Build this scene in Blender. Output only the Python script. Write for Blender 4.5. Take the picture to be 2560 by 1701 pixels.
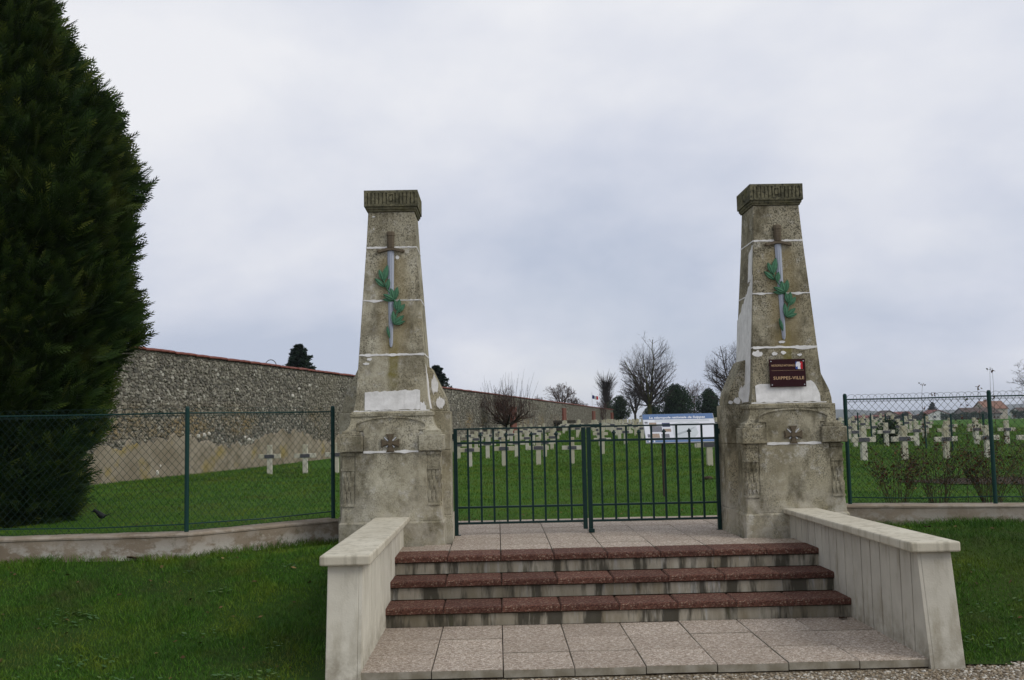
import bpy, bmesh, math, random
import numpy as np
from mathutils import Vector, Matrix
R = math.radians
for o in list(bpy.data.objects): bpy.data.objects.remove(o)
scene = bpy.context.scene
COL = scene.collection

# ------------------------------------------------------------------ camera
CX, CY, CZ = -1.0099, -9.2022, 1.2169
YAW, PITCH, ROLL, FPX = 0.0171, 0.0865, -0.0208, 2422.05
cam = bpy.data.cameras.new('camera'); camo = bpy.data.objects.new('camera', cam); COL.objects.link(camo)
fw = Vector((math.sin(YAW)*math.cos(PITCH), math.cos(YAW)*math.cos(PITCH), math.sin(PITCH)))
rt = fw.cross(Vector((0, 0, 1))).normalized(); up = rt.cross(fw)
r2 = rt*math.cos(ROLL) + up*math.sin(ROLL); u2 = -rt*math.sin(ROLL) + up*math.cos(ROLL)
M = Matrix((r2, u2, -fw)).transposed().to_4x4(); M.translation = Vector((CX, CY, CZ))
camo.matrix_world = M
cam.sensor_width = 36; cam.lens = FPX/2560*36; cam.clip_start = .1; cam.clip_end = 9000
scene.camera = camo
scene.render.resolution_x, scene.render.resolution_y = 1024, 680

# ------------------------------------------------------------------ sky and sun
SUN_EL, SUN_AZ = R(42), R(118)          # azimuth clockwise from +y: from the right, slightly behind the camera
w = bpy.data.worlds.new('World'); scene.world = w; w.use_nodes = True
nt = w.node_tree; nt.nodes.clear(); N = nt.nodes.new; L = nt.links.new
out = N('ShaderNodeOutputWorld'); bg = N('ShaderNodeBackground'); bg.inputs[1].default_value = .1
sky = N('ShaderNodeTexSky'); sky.sky_type = 'NISHITA'; sky.sun_disc = False
sky.sun_elevation = SUN_EL; sky.sun_rotation = SUN_AZ
tc = N('ShaderNodeTexCoord'); sep = N('ShaderNodeSeparateXYZ'); L(tc.outputs['Generated'], sep.inputs[0])
# cloud layer: project direction on a plane overhead so that clouds flatten towards the horizon
za = N('ShaderNodeMath'); za.operation = 'MAXIMUM'; L(sep.outputs[2], za.inputs[0]); za.inputs[1].default_value = 0
zb = N('ShaderNodeMath'); zb.operation = 'ADD'; L(za.outputs[0], zb.inputs[0]); zb.inputs[1].default_value = .42
dx = N('ShaderNodeMath'); dx.operation = 'DIVIDE'; L(sep.outputs[0], dx.inputs[0]); L(zb.outputs[0], dx.inputs[1])
dy = N('ShaderNodeMath'); dy.operation = 'DIVIDE'; L(sep.outputs[1], dy.inputs[0]); L(zb.outputs[0], dy.inputs[1])
cmb = N('ShaderNodeCombineXYZ'); L(dx.outputs[0], cmb.inputs[0]); L(dy.outputs[0], cmb.inputs[1]); cmb.inputs[2].default_value = 3.7
n1 = N('ShaderNodeTexNoise'); n1.inputs['Scale'].default_value = 1.35; n1.inputs['Detail'].default_value = 6; n1.inputs['Roughness'].default_value = .53; n1.inputs['Distortion'].default_value = .1
L(cmb.outputs[0], n1.inputs['Vector'])
cr = N('ShaderNodeValToRGB'); L(n1.outputs[0], cr.inputs[0])
cr.color_ramp.elements[0].position = .34; cr.color_ramp.elements[0].color = (5.2, 5.75, 7.0, 1)
cr.color_ramp.elements[1].position = .66; cr.color_ramp.elements[1].color = (8.5, 8.6, 9.0, 1)
e = cr.color_ramp.elements.new(.48); e.color = (6.6, 6.95, 7.95, 1)
n2 = N('ShaderNodeTexNoise'); n2.inputs['Scale'].default_value = .9; n2.inputs['Detail'].default_value = 4
mp = N('ShaderNodeMapping'); mp.inputs['Location'].default_value = (4.1, 2.3, 9); L(cmb.outputs[0], mp.inputs[0]); L(mp.outputs[0], n2.inputs['Vector'])
cov = N('ShaderNodeMapRange'); L(n2.outputs[0], cov.inputs[0])
cov.inputs[1].default_value = .28; cov.inputs[2].default_value = .48; cov.inputs[3].default_value = .80; cov.inputs[4].default_value = 1.0
mx = N('ShaderNodeMix'); mx.data_type = 'RGBA'; L(cov.outputs[0], mx.inputs[0]); L(sky.outputs[0], mx.inputs[6]); L(cr.outputs[0], mx.inputs[7])
L(mx.outputs[2], bg.inputs[0]); L(bg.outputs[0], out.inputs[0])

sl = bpy.data.lights.new('sun', 'SUN'); sl.energy = 1.5; sl.angle = R(28); sl.color = (1, .96, .9)
so = bpy.data.objects.new('sun', sl); COL.objects.link(so)
sd = Vector((math.sin(SUN_AZ)*math.cos(SUN_EL), math.cos(SUN_AZ)*math.cos(SUN_EL), math.sin(SUN_EL)))
so.rotation_euler = sd.to_track_quat('Z', 'Y').to_euler()
vs = scene.view_settings; vs.view_transform = 'Standard'; vs.look = 'None'; vs.exposure = 0; vs.gamma = 1
scene.render.engine = 'CYCLES'

# ------------------------------------------------------------------ helpers
rng = np.random.default_rng(7); random.seed(7)

class G:
    """small node-graph builder for one material"""
    def __init__(s, name, rough=.8, spec=.3, metal=0):
        s.m = bpy.data.materials.new(name); s.m.use_nodes = True; s.t = s.m.node_tree
        s.b = s.t.nodes['Principled BSDF']; s.b.inputs['Roughness'].default_value = rough
        s.b.inputs['Specular IOR Level'].default_value = spec; s.b.inputs['Metallic'].default_value = metal
        s.oc = s.t.nodes.new('ShaderNodeTexCoord').outputs['Object']
    def n(s, t): return s.t.nodes.new(t)
    def l(s, a, b): s.t.links.new(a, b)
    def put(s, sock, v):
        if isinstance(v, (int, float)): sock.default_value = v
        elif isinstance(v, tuple): sock.default_value = v if len(v) == 4 or sock.type == 'VECTOR' else (*v, 1)
        else: s.l(v, sock)
    def map(s, scale=(1, 1, 1), loc=(0, 0, 0), src=None):
        m = s.n('ShaderNodeMapping'); s.l(src or s.oc, m.inputs[0]); m.inputs['Scale'].default_value = scale; m.inputs['Location'].default_value = loc
        return m.outputs[0]
    def noise(s, scale, detail=4, rough=.55, vec=None, dist=0):
        m = s.n('ShaderNodeTexNoise'); s.l(vec or s.oc, m.inputs['Vector'])
        m.inputs['Scale'].default_value = scale; m.inputs['Detail'].default_value = detail; m.inputs['Roughness'].default_value = rough; m.inputs['Distortion'].default_value = dist
        return m.outputs[0]
    def voro(s, scale, vec=None, feat='F1', o='Color'):
        m = s.n('ShaderNodeTexVoronoi'); m.feature = feat; s.l(vec or s.oc, m.inputs['Vector']); m.inputs['Scale'].default_value = scale
        return m.outputs[o]
    def ramp(s, f, *stops):
        m = s.n('ShaderNodeValToRGB'); s.l(f, m.inputs[0]); el = m.color_ramp.elements
        while len(el) < len(stops): el.new(.5)
        for e, (p, c) in zip(el, stops):
            e.position = p; e.color = (c, c, c, 1) if isinstance(c, (int, float)) else (*c, 1)
        return m.outputs[0]
    def mix(s, f, a, b, mode='MIX'):
        m = s.n('ShaderNodeMix'); m.data_type = 'RGBA'; m.blend_type = mode
        s.put(m.inputs[0], f); s.put(m.inputs[6], a); s.put(m.inputs[7], b); return m.outputs[2]
    def math(s, op, a, b=0.):
        m = s.n('ShaderNodeMath'); m.operation = op; s.put(m.inputs[0], a); s.put(m.inputs[1], b); return m.outputs[0]
    def mr(s, v, a, b, c=0., d=1.):
        m = s.n('ShaderNodeMapRange'); s.put(m.inputs[0], v)
        for i, q in enumerate((a, b, c, d)): m.inputs[i+1].default_value = q
        return m.outputs[0]
    def xyz(s, src=None):
        m = s.n('ShaderNodeSeparateXYZ'); s.l(src or s.oc, m.inputs[0]); return m.outputs
    def rand(s): return s.n('ShaderNodeNewGeometry').outputs['Random Per Island']
    def orand(s): return s.n('ShaderNodeObjectInfo').outputs['Random']
    def color(s, v): s.put(s.b.inputs['Base Color'], v)
    def rough(s, v): s.put(s.b.inputs['Roughness'], v)
    def bump(s, h, strength=.3, dist=.01):
        m = s.n('ShaderNodeBump'); s.l(h, m.inputs['Height']); m.inputs['Strength'].default_value = strength; m.inputs['Distance'].default_value = dist
        s.l(m.outputs[0], s.b.inputs['Normal'])
    def world(s): return s.n('ShaderNodeNewGeometry').outputs['Position']

def flat(name, c, rough=.6, spec=.3, metal=0, var=.12, scale=8):
    g = G(name, rough, spec, metal); f = g.noise(scale)
    g.color(g.mix(f, tuple(x*(1-var) for x in c), tuple(min(1, x*(1+var)) for x in c))); return g.m

class MB:
    def __init__(s): s.v = []; s.f = []; s.mi = []; s.cur = 0
    def add(s, vs, fs):
        b = len(s.v); s.v += [tuple(map(float, p)) for p in vs]
        for f in fs: s.f.append(tuple(b+i for i in f)); s.mi.append(s.cur)
        return s
    def box(s, x0, x1, y0, y1, z0, z1):
        return s.add([(x0,y0,z0),(x1,y0,z0),(x1,y1,z0),(x0,y1,z0),(x0,y0,z1),(x1,y0,z1),(x1,y1,z1),(x0,y1,z1)],
                     [(0,3,2,1),(4,5,6,7),(0,1,5,4),(1,2,6,5),(2,3,7,6),(3,0,4,7)])
    def loft(s, rings, cap=True):
        n = len(rings[0]); vs = [p for r in rings for p in r]; fs = []
        for k in range(len(rings)-1):
            for i in range(n):
                j = (i+1) % n; fs.append((k*n+i, k*n+j, (k+1)*n+j, (k+1)*n+i))
        if cap: fs.append(tuple(range(n-1, -1, -1))); fs.append(tuple((len(rings)-1)*n+i for i in range(n)))
        return s.add(vs, fs)
    def sq(s, prof):                        # square frustum stack: (z, halfwidth)
        return s.loft([[(-h,-h,z),(h,-h,z),(h,h,z),(-h,h,z)] for z, h in prof])
    def prism(s, poly, fn, d0, d1):         # poly (a,b) ccw ; fn(a,b,d)
        n = len(poly); vs = [fn(a,b,d0) for a,b in poly]+[fn(a,b,d1) for a,b in poly]
        fs = [tuple(range(n-1,-1,-1)), tuple(range(n,2*n))]+[(i,(i+1)%n,n+(i+1)%n,n+i) for i in range(n)]
        return s.add(vs, fs)
    def tube(s, pts, rad, n=6, cap=True):
        pts = [Vector(p) for p in pts]; rings = []
        if isinstance(rad, (int, float)): rad = [rad]*len(pts)
        for i, p in enumerate(pts):
            t = (pts[min(i+1,len(pts)-1)]-pts[max(i-1,0)]).normalized()
            a = t.cross(Vector((0,0,1)) if abs(t.z) < .9 else Vector((1,0,0))).normalized(); b = t.cross(a)
            rings.append([p+a*rad[i]*math.cos(2*math.pi*k/n)+b*rad[i]*math.sin(2*math.pi*k/n) for k in range(n)])
        return s.loft(rings, cap)
    def sphere(s, c, r, seg=10, ring=6, sc=(1,1,1)):
        rings = []
        for k in range(1, ring):
            ph = math.pi*k/ring
            rings.append([(c[0]+sc[0]*r*math.sin(ph)*math.cos(2*math.pi*i/seg), c[1]+sc[1]*r*math.sin(ph)*math.sin(2*math.pi*i/seg), c[2]-sc[2]*r*math.cos(ph)) for i in range(seg)])
        return s.loft(rings)
    def build(s, name, mats, parent=None, bevel=0, smooth=False, seg=2, loc=None):
        me = bpy.data.meshes.new(name); me.from_pydata(s.v, [], s.f)
        if not isinstance(mats, (list, tuple)): mats = [mats]
        for m in mats: me.materials.append(m)
        if len(mats) > 1: me.polygons.foreach_set('material_index', s.mi)
        bm = bmesh.new(); bm.from_mesh(me); bmesh.ops.recalc_face_normals(bm, faces=bm.faces); bm.to_mesh(me); bm.free()
        if smooth: me.polygons.foreach_set('use_smooth', [True]*len(me.polygons))
        me.update(); o = link(name, me, parent, loc)
        if bevel:
            b = o.modifiers.new('bevel', 'BEVEL'); b.width = bevel; b.segments = seg; b.limit_method = 'ANGLE'; b.angle_limit = R(35)
        return o

def link(name, data, parent=None, loc=None):
    o = bpy.data.objects.new(name, data); COL.objects.link(o)
    if parent: o.parent = parent
    if loc: o.location = loc
    return o
def tag(o, label=None, cat=None, group=None, kind=None):
    for k, v in (('label', label), ('category', cat), ('group', group), ('kind', kind)):
        if v: o[k] = v
    return o
def thing(name, loc, label, cat, group=None, rz=0):
    o = link(name, None, None, loc); o.empty_display_size = .2; o.rotation_euler[2] = rz
    return tag(o, label, cat, group)
def npmesh(name, V, F, mats, parent=None, smooth=False, mi=None):
    """fast mesh from numpy: V (n,3), F (m,k) constant k"""
    me = bpy.data.meshes.new(name); k = F.shape[1]
    me.vertices.add(len(V)); me.vertices.foreach_set('co', np.ascontiguousarray(V, dtype=np.float32).ravel())
    me.loops.add(F.size); me.loops.foreach_set('vertex_index', F.astype(np.int32).ravel())
    me.polygons.add(len(F)); me.polygons.foreach_set('loop_start', np.arange(0, F.size, k, dtype=np.int32)); me.polygons.foreach_set('loop_total', np.full(len(F), k, dtype=np.int32))
    if not isinstance(mats, (list, tuple)): mats = [mats]
    for m in mats: me.materials.append(m)
    if mi is not None: me.polygons.foreach_set('material_index', mi.astype(np.int32))
    me.polygons.foreach_set('use_smooth', np.full(len(F), smooth))
    me.update(calc_edges=True); return link(name, me, parent)
def sstep(a, b, x):
    t = np.clip((np.asarray(x, float)-a)/(b-a), 0, 1); return t*t*(3-2*t)
def textmesh(name, txt, size, mat, parent, shear=0, bold=0, width=None, extrude=.001, space=1.):
    c = bpy.data.curves.new(name, 'FONT'); c.body = txt; c.size = size; c.align_x = 'CENTER'; c.align_y = 'CENTER'; c.shear = shear; c.offset = bold; c.space_character = space; c.extrude = extrude; c.resolution_u = 3
    t = link('tmp', c); bpy.context.view_layer.update()
    me = bpy.data.meshes.new_from_object(t.evaluated_get(bpy.context.evaluated_depsgraph_get()))
    bpy.data.objects.remove(t); bpy.data.curves.remove(c); me.name = name
    xs = [v.co.x for v in me.vertices]; w0 = max(xs)-min(xs)
    if width:
        for v in me.vertices: v.co.x *= width/w0
    me.materials.clear(); me.materials.append(mat); return link(name, me, parent)

# ------------------------------------------------------------------ materials
def stone_mat(name, dark, base_a=(.55,.515,.395), base_b=(.34,.31,.22), seed=0, streak=True):
    """weathered limestone: mottled, with dark lichen, olive run-off streaks under the sword and a paler foot"""
    g = G(name, .92, .15); X = g.xyz(); p = g.map(loc=(seed, seed*1.7, seed*.6))
    big = g.noise(3.2, 5, .6, p); c = g.mix(g.ramp(big, (.36, 0), (.64, 1)), base_b, base_a)
    warm = g.noise(1.3, 3, .5, g.map(loc=(seed+5, 2, 1))); c = g.mix(g.mr(warm, .45, .7, 0, .55), c, (.34,.285,.16))
    pale = g.noise(9, 6, .72, p); c = g.mix(g.mr(pale, .54, .64, 0, .8), c, (.56,.535,.46)); med = g.noise(16, 6, .7, g.map(loc=(2, seed, 9))); c = g.mix(g.mr(med, .50, .62, 0, .42), c, (.20,.175,.115))
    # lichen: fine dark specks in loose colonies, denser high up
    col = g.noise(2.6, 4, .6, g.map(loc=(seed*2, 7, 3))); sp = g.noise(70, 6, .75, g.map(scale=(1,1,.8), loc=(3, seed, 1)))
    th = g.mr(col, .36, .56, .10, 1.25); hz = g.mr(X[2], .5, 2.6, .55, 1.0)
    m = g.math('MULTIPLY', g.math('MULTIPLY', g.mr(sp, .50, .57), th), g.math('MULTIPLY', hz, dark))
    c = g.mix(m, c, (.040,.037,.027)); c = g.mix(g.mr(g.orand(), 0, 1, 0, .32), c, (.19,.17,.11))
    # larger dark grime
    gr = g.noise(5, 6, .65, g.map(scale=(1,1,.6), loc=(9, 4, seed))); c = g.mix(g.math('MULTIPLY', g.mr(gr, .48, .66, 0, .95), dark), c, (.095,.082,.05))
    if streak:
        ax = g.math('ABSOLUTE', g.math('SUBTRACT', g.math('ADD', X[0], g.math('MULTIPLY', g.math('SUBTRACT', g.noise(7), .5), .07)), .015))
        inx = g.mr(ax, .035, .075, 1, 0); inz = g.math('MULTIPLY', g.mr(X[2], 1.55, 1.75), g.mr(X[2], 2.1, 2.25, 1, 0))
        c = g.mix(g.math('MULTIPLY', g.math('MULTIPLY', inx, inz), g.mr(g.noise(12), .3, .6, .35, .9)), c, (.17,.145,.035))
        c = g.mix(g.math('MULTIPLY', g.mr(ax, .10, .2, .5, 0), g.math('MULTIPLY', g.mr(X[2], 1.9, 2.0), g.mr(X[2], 3.0, 3.1, 1, 0))), c, (.26,.205,.10))
    foot = g.math('MULTIPLY', g.mr(X[2], .28, .62, 1, 0), g.mr(g.noise(6, 6, .65, g.map(loc=(seed, 1, 8))), .40, .62, 0, .75)); c = g.mix(foot, c, (.47,.435,.355))
    g.color(c); g.bump(g.math('ADD', g.noise(30, 6, .75), g.math('MULTIPLY', sp, .6)), .6, .012); return g.m
M_stoneL = stone_mat('limestone_light', .75, seed=1)
M_stoneR = stone_mat('limestone_dark', 1.0, base_a=(.48,.44,.325), base_b=(.27,.24,.16), seed=4)
def cap_mat(name, k):
    g = G(name, .95, .1); f = g.noise(9, 6, .65); c = g.mix(g.ramp(f, (.35, 0), (.65, 1)), (.075,.072,.045), (.20,.185,.115))
    sp = g.noise(40, 5, .7); c = g.mix(g.mr(sp, .50, .60, 0, k), c, (.03,.03,.023)); c = g.mix(g.mr(g.noise(4), .55, .7, 0, .5), c, (.15,.14,.04))
    g.color(c); g.bump(sp, .6, .012); return g.m
M_capL, M_capR = cap_mat('lichen_cap', .5), cap_mat('lichen_cap_dark', .85)
def plaster_mat():
    g = G('white_plaster', .9, .15); f = g.noise(12, 5, .6); c = g.mix(g.ramp(f, (.3, 0), (.65, 1)), (.60,.59,.56), (.78,.77,.74))
    c = g.mix(g.mr(g.noise(5, 4, .6, g.map(scale=(2.5,2.5,.5))), .52, .75, 0, .45), c, (.42,.41,.37)); g.color(c); g.bump(g.noise(35), .3, .006); return g.m
M_plaster = plaster_mat()
def cast_mat(name, c0, c1, stain=.35):
    g = G(name, .85, .2); f = g.noise(2.4, 5, .6, g.map(scale=(1,1,.8))); c = g.mix(g.ramp(f, (.32, 0), (.68, 1)), c0, c1)
    c = g.mix(g.mr(g.noise(5, 5, .65, g.map(scale=(1.5,1.5,.5), loc=(2,3,4))), .53, .72, 0, stain), c, (.20,.165,.095))
    pit = g.noise(55, 4, .7, g.map(loc=(9,1,5))); c = g.mix(g.mr(pit, .69, .74, 0, .85), c, (.09,.08,.06))
    X = g.xyz(g.world()); sp_ = g.noise(7, 6, .7, g.map(loc=(4,4,9))); c = g.mix(g.math('MULTIPLY', g.mr(X[2], -.50, -.22, 1, 0), g.mr(sp_, .40, .62, 0, .7)), c, (.17,.145,.095))
    dp = g.noise(16, 4, .6, g.map(scale=(1,1,.06), loc=(1,9,3))); c = g.mix(g.math('MULTIPLY', g.mr(X[2], .0, .24, 0, 1), g.mr(dp, .52, .68, 0, .45)), c, (.19,.17,.12))
    g.color(c); g.bump(g.math('SUBTRACT', g.noise(80, 4), pit), .25, .006); return g.m
M_cast = cast_mat('cast_stone', (.47,.44,.36), (.60,.57,.47))
M_castcap = cast_mat('cast_stone_coping', (.45,.41,.315), (.57,.53,.42), .5)
M_castR = cast_mat('cast_stone_grey', (.40,.37,.305), (.52,.49,.405), .5)
def agg_mat(name, cols, dark, scale, joint=.0, bump=.8):
    g = G(name, .85, .25); v = g.voro(scale); r = g.n('ShaderNodeSeparateColor'); g.l(v, r.inputs[0])
    st = [(i/(len(cols)-1), c) for i, c in enumerate(cols)]; c = g.ramp(r.outputs[0], *st)
    d = g.voro(scale, feat='DISTANCE_TO_EDGE', o='Distance'); c = g.mix(g.mr(d, 0, .10, .85, 0), c, dark)
    big = g.noise(1.6, 5, .6); c = g.mix(g.mr(big, .35, .7, 0, .42), c, g.mix(.6, c, dark), 'MIX')
    o = g.orand(); c = g.mix(g.mr(o, 0, 1, 0, .36), c, dark)
    dirt = g.noise(7, 5, .65, g.map(loc=(3,8,1))); c = g.mix(g.mr(dirt, .60, .75, 0, .4), c, (.10,.095,.08))
    g.color(c); g.bump(g.math('ADD', g.mr(d, 0, .15), g.noise(90)), bump, .006); return g.m
M_slab = agg_mat('exposed_aggregate_paving', [(.29,.22,.165),(.55,.455,.36),(.71,.61,.50),(.43,.35,.275),(.84,.75,.64)], (.22,.17,.125), 62)
M_red = agg_mat('red_aggregate', [(.115,.045,.029),(.20,.082,.053),(.29,.135,.092),(.15,.062,.041),(.45,.30,.21)], (.035,.015,.012), 75, bump=1.0)
def riser_mat():
    g = G('stained_riser', .85, .2); X = g.xyz(); f = g.noise(3.2, 5, .65, g.map(scale=(1.6,1,.25))); f2 = g.noise(6, 5, .6, g.map(scale=(1.3,1,.35), loc=(4,4,4)))
    c = g.mix(g.ramp(f2, (.35, 0), (.65, 1)), (.24,.205,.14), (.42,.385,.31)); c = g.mix(g.mr(g.noise(9, 4, .6, g.map(scale=(2,1,.2), loc=(1,7,2))), .57, .7, 0, .6), c, (.42,.43,.43))
    wide = g.noise(.9, 3, .5, g.map(scale=(1,1,.3), loc=(3,0,7))); c = g.mix(g.math('MULTIPLY', g.mr(wide, .44, .6), .6), c, (.115,.10,.068)); c = g.mix(g.mr(f, .49, .58, 0, .9), c, (.050,.045,.032)); dr = g.noise(14, 5, .7, g.map(scale=(1,1,.12), loc=(8,2,5))); c = g.mix(g.mr(dr, .60, .68, 0, .5), c, (.03,.028,.02)); c = g.mix(g.mr(f2, .62, .7, 0, .5), c, (.09,.085,.045)); g.color(c); g.bump(g.noise(60), .3, .006); return g.m
M_riser = riser_mat()
M_edge = cast_mat('slab_edge_concrete', (.24,.215,.165), (.36,.33,.265), .7)
def plinthwall_mat():
    g = G('old_concrete', .9, .15); f = g.noise(1.6, 5, .6, g.map(scale=(1,1,1.4))); c = g.mix(g.ramp(f, (.35, 0), (.65, 1)), (.19,.15,.105), (.285,.235,.175))
    X = g.xyz(g.world()); low = g.mr(X[2], -.02, .17, .9, .2)
    wl = g.noise(4.2, 7, .68, g.map(scale=(1,1,1.6), loc=(2,5,1))); c = g.mix(g.math('MULTIPLY', g.mr(wl, .46, .56), low), c, (.52,.50,.45))
    c = g.mix(g.mr(g.noise(22, 5, .7), .60, .72, 0, .6), c, (.44,.41,.34)); c = g.mix(g.mr(g.noise(10, 5, .7, g.map(loc=(6,1,2))), .58, .72, 0, .6), c, (.10,.085,.045))
    g.color(c); g.bump(g.noise(40, 6, .7), .4, .01); return g.m
M_oldcon = plinthwall_mat()
def metal_green():
    g = G('dark_green_paint', .45, .28); f = g.noise(14, 4); g.color(g.mix(f, (.0015,.017,.015), (.003,.025,.022))); g.rough(g.mr(g.noise(40), .3, .7, .3, .5)); return g.m
M_green = metal_green()
M_fgreen = flat('fence_green_plastic', (.005,.036,.030), .5, .25)
M_wire = flat('green_wire', (.006,.028,.022), .5, .3)
M_bronze = flat('bronze_brown', (.105,.080,.048), .65, .35, 0, .35, 30)
M_blade = flat('painted_grey_blade', (.33,.36,.42), .5, .4, 0, .06)
M_laurel = flat('painted_laurel_green', (.066,.165,.095), .8, .12, 0, .3, 18)
M_silver = flat('painted_silver', (.55,.56,.58), .4, .5)
M_mortar = M_plaster

def grass_mat(name, a, b, c3):
    g = G(name, .65, .2); r = g.rand(); W = g.world()
    c = g.ramp(r, (0, a), (.55, b), (1, c3))
    p = g.noise(1.1, 6, .65, W); c = g.mix(g.mr(p, .46, .62, 0, .8), c, g.mix(.6, c, (.17,.19,.010)))
    q = g.noise(1.5, 5, .65, g.map(loc=(7,3,1), src=W)); c = g.mix(g.mr(q, .54, .68, 0, .65), c, (.085,.072,.028)); dkp = g.noise(.7, 4, .6, g.map(loc=(1,9,4), src=W)); c = g.mix(g.mr(dkp, .48, .66, 0, .5), c, (.016,.052,.006))
    g.color(c); g.b.inputs['Subsurface Weight'].default_value = 0
    return g.m
M_grass = grass_mat('grass_blades', (.024,.078,.004), (.042,.128,.007), (.096,.195,.018))
M_grass_in = grass_mat('cemetery_grass', (.040,.108,.007), (.056,.140,.010), (.105,.185,.022))
def lawn_mat(name, ca, cb, cc):
    g = G(name, .95, .1); W = g.world()
    f = g.noise(3, 6, .65, W); c = g.mix(g.ramp(f, (.35, 0), (.65, 1)), ca, cb); f2 = g.noise(45, 5, .7, W); c = g.mix(g.mr(f2, .40, .66, 0, .65), c, cc)
    f3 = g.noise(.35, 4, .6, g.map(loc=(3,1,2), src=W)); c = g.mix(g.mr(f3, .5, .7, 0, .35), c, (.075,.085,.02))
    mw = g.noise(.8, 4, .6, g.map(scale=(.25,1.6,1), src=W)); c = g.mix(g.mr(mw, .45, .65, 0, .28), c, (.035,.085,.012))
    g.color(c); g.bump(f2, .8, .03); return g.m
M_lawn_in = lawn_mat('cemetery_lawn', (.042,.110,.008), (.060,.142,.011), (.028,.076,.006))
M_lawn_out = lawn_mat('verge_soil_and_moss', (.020,.056,.006), (.032,.076,.008), (.030,.030,.012))
def soil_mat():
    g = G('bare_soil', .95, .1); f = g.noise(18, 6, .7); g.color(g.mix(g.ramp(f, (.35,0),(.65,1)), (.030,.022,.014), (.075,.055,.036))); g.bump(f, .9, .03); return g.m
M_soil = soil_mat()
def pebble_mat():
    g = G('gravel_pebbles', .8, .25); r = g.rand(); g.color(g.ramp(r, (0, (.16,.12,.075)), (.3, (.30,.24,.16)), (.6, (.22,.185,.14)), (.85, (.46,.42,.34)), (1, (.62,.59,.52)))); return g.m
M_pebble = pebble_mat()
def gravel_base():
    g = G('gravel_bed', .95, .1); v = g.voro(55, g.world()); s = g.n('ShaderNodeSeparateColor'); g.l(v, s.inputs[0]); c = g.ramp(s.outputs[0], (0,(.10,.075,.045)),(.5,(.20,.16,.105)),(1,(.36,.31,.24)))
    g.color(g.mix(g.mr(g.noise(2, 4, .6, g.world()), .4, .7, 0, .6), c, (.085,.068,.042))); g.bump(g.voro(55, g.world(), o='Distance'), .9, .02); return g.m
M_gravel = gravel_base()

# ------------------------------------------------------------------ terrain
FENCE_L = [(-2.62, 1.75), (-2.84, 1.66), (-4.10, .55), (-5.9, .42), (-9.0, .30), (-30., -.5)]
FENCE_R = [(2.55, 1.78), (2.93, 1.72), (4.41, 1.40), (5.9, 1.18), (9.5, .7), (30., -2.)]
def fence_y(x):
    x = np.asarray(x, float)
    l = np.array(FENCE_L[::-1]); r = np.array(FENCE_R)
    return np.interp(x, np.r_[l[:, 0], r[:, 0]], np.r_[l[:, 1], r[:, 1]])
def g_in(x, y):
    x = np.asarray(x, float); y = np.asarray(y, float)
    near = .155*sstep(1.7, 4.2, x) + .45*sstep(14, 56, y)
    near = near*(1-.0*sstep(0, 1, x)) - .02*(1-sstep(-2, 0, x))*sstep(2, 4, y)
    near = np.where((np.abs(x) < 1.75) & (y < 3.6), np.minimum(near, -.03), near)
    far = -1.9*sstep(110, 380, np.hypot(x, y))
    return near + far - .012
def g_out(x, y):
    x = np.asarray(x, float); y = np.asarray(y, float)
    z = -.535 + .52*sstep(-2.25, .55, y) + .07*sstep(2.2, 4.2, x)*sstep(-1., 1.2, y)
    return z + .012*np.sin(x*2.1+1)*np.sin(y*2.7) + .008*np.sin(x*5.3)*np.cos(y*4.1)
def grid(name, xs, ys, fz, keep, mat):
    X, Y = np.meshgrid(xs, ys); V = np.c_[X.ravel(), Y.ravel(), fz(X, Y).ravel()]
    nx, ny = len(xs), len(ys); i, j = np.meshgrid(np.arange(nx-1), np.arange(ny-1)); a = (j*nx+i).ravel()
    F = np.c_[a, a+1, a+nx+1, a+nx]; cx = V[F][:, :, 0].mean(1); cy = V[F][:, :, 1].mean(1); F = F[keep(cx, cy)]
    u, inv = np.unique(F, return_inverse=True)
    return npmesh(name, V[u], inv.reshape(F.shape), mat, smooth=True)
def sp(a, b, n, p): t = np.linspace(0, 1, n); return a+(b-a)*t**p
xs = np.unique(np.r_[-sp(12, 3500, 40, 3)[::-1], np.arange(-12, 14, .12), sp(14, 3500, 60, 3)])
ys = np.unique(np.r_[np.arange(-2.6, 8, .12), np.arange(8, 60, .6), sp(60, 4500, 60, 3)])
lawn = grid('cemetery_lawn', xs, ys, g_in, lambda x, y: (y > fence_y(x)-.02) & ~((np.abs(x) < 1.70) & (y < 3.1)), M_lawn_in)
tag(lawn, 'mown green lawn of the cemetery and field beyond', kind='structure')
xo = np.r_[np.arange(-32, -9, 1.), np.arange(-9, 9, .1), np.arange(9, 32, 1.)]; yo = np.arange(-2.9, 2.2, .08)
def GB(x): return np.where(np.asarray(x) < 0, -2.62 + .45*sstep(-2.9, -2.3, x), -2.22 + .26*sstep(2.25, 3.2, x)) + .03*np.sin(np.asarray(x)*9)
lo = grid('verge_lawn', xo, yo, g_out, lambda x, y: (y < fence_y(x)+.06) & (np.abs(x) > 2.1) & (y > GB(x)-.06), M_lawn_out)
tag(lo, 'rough grass verge in front of the low fence wall', kind='structure')
gp = grid('gravel_path', np.linspace(-40, 40, 60), np.r_[-40, -30, -20, -12, -8, -5, -4, -3.4, -3., -2.7, -2.4, -2.2, -1.9], lambda x, y: -.552+0*x, lambda x, y: y < 5, M_gravel)
tag(gp, 'gravel path running past the foot of the steps', kind='structure')

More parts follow.
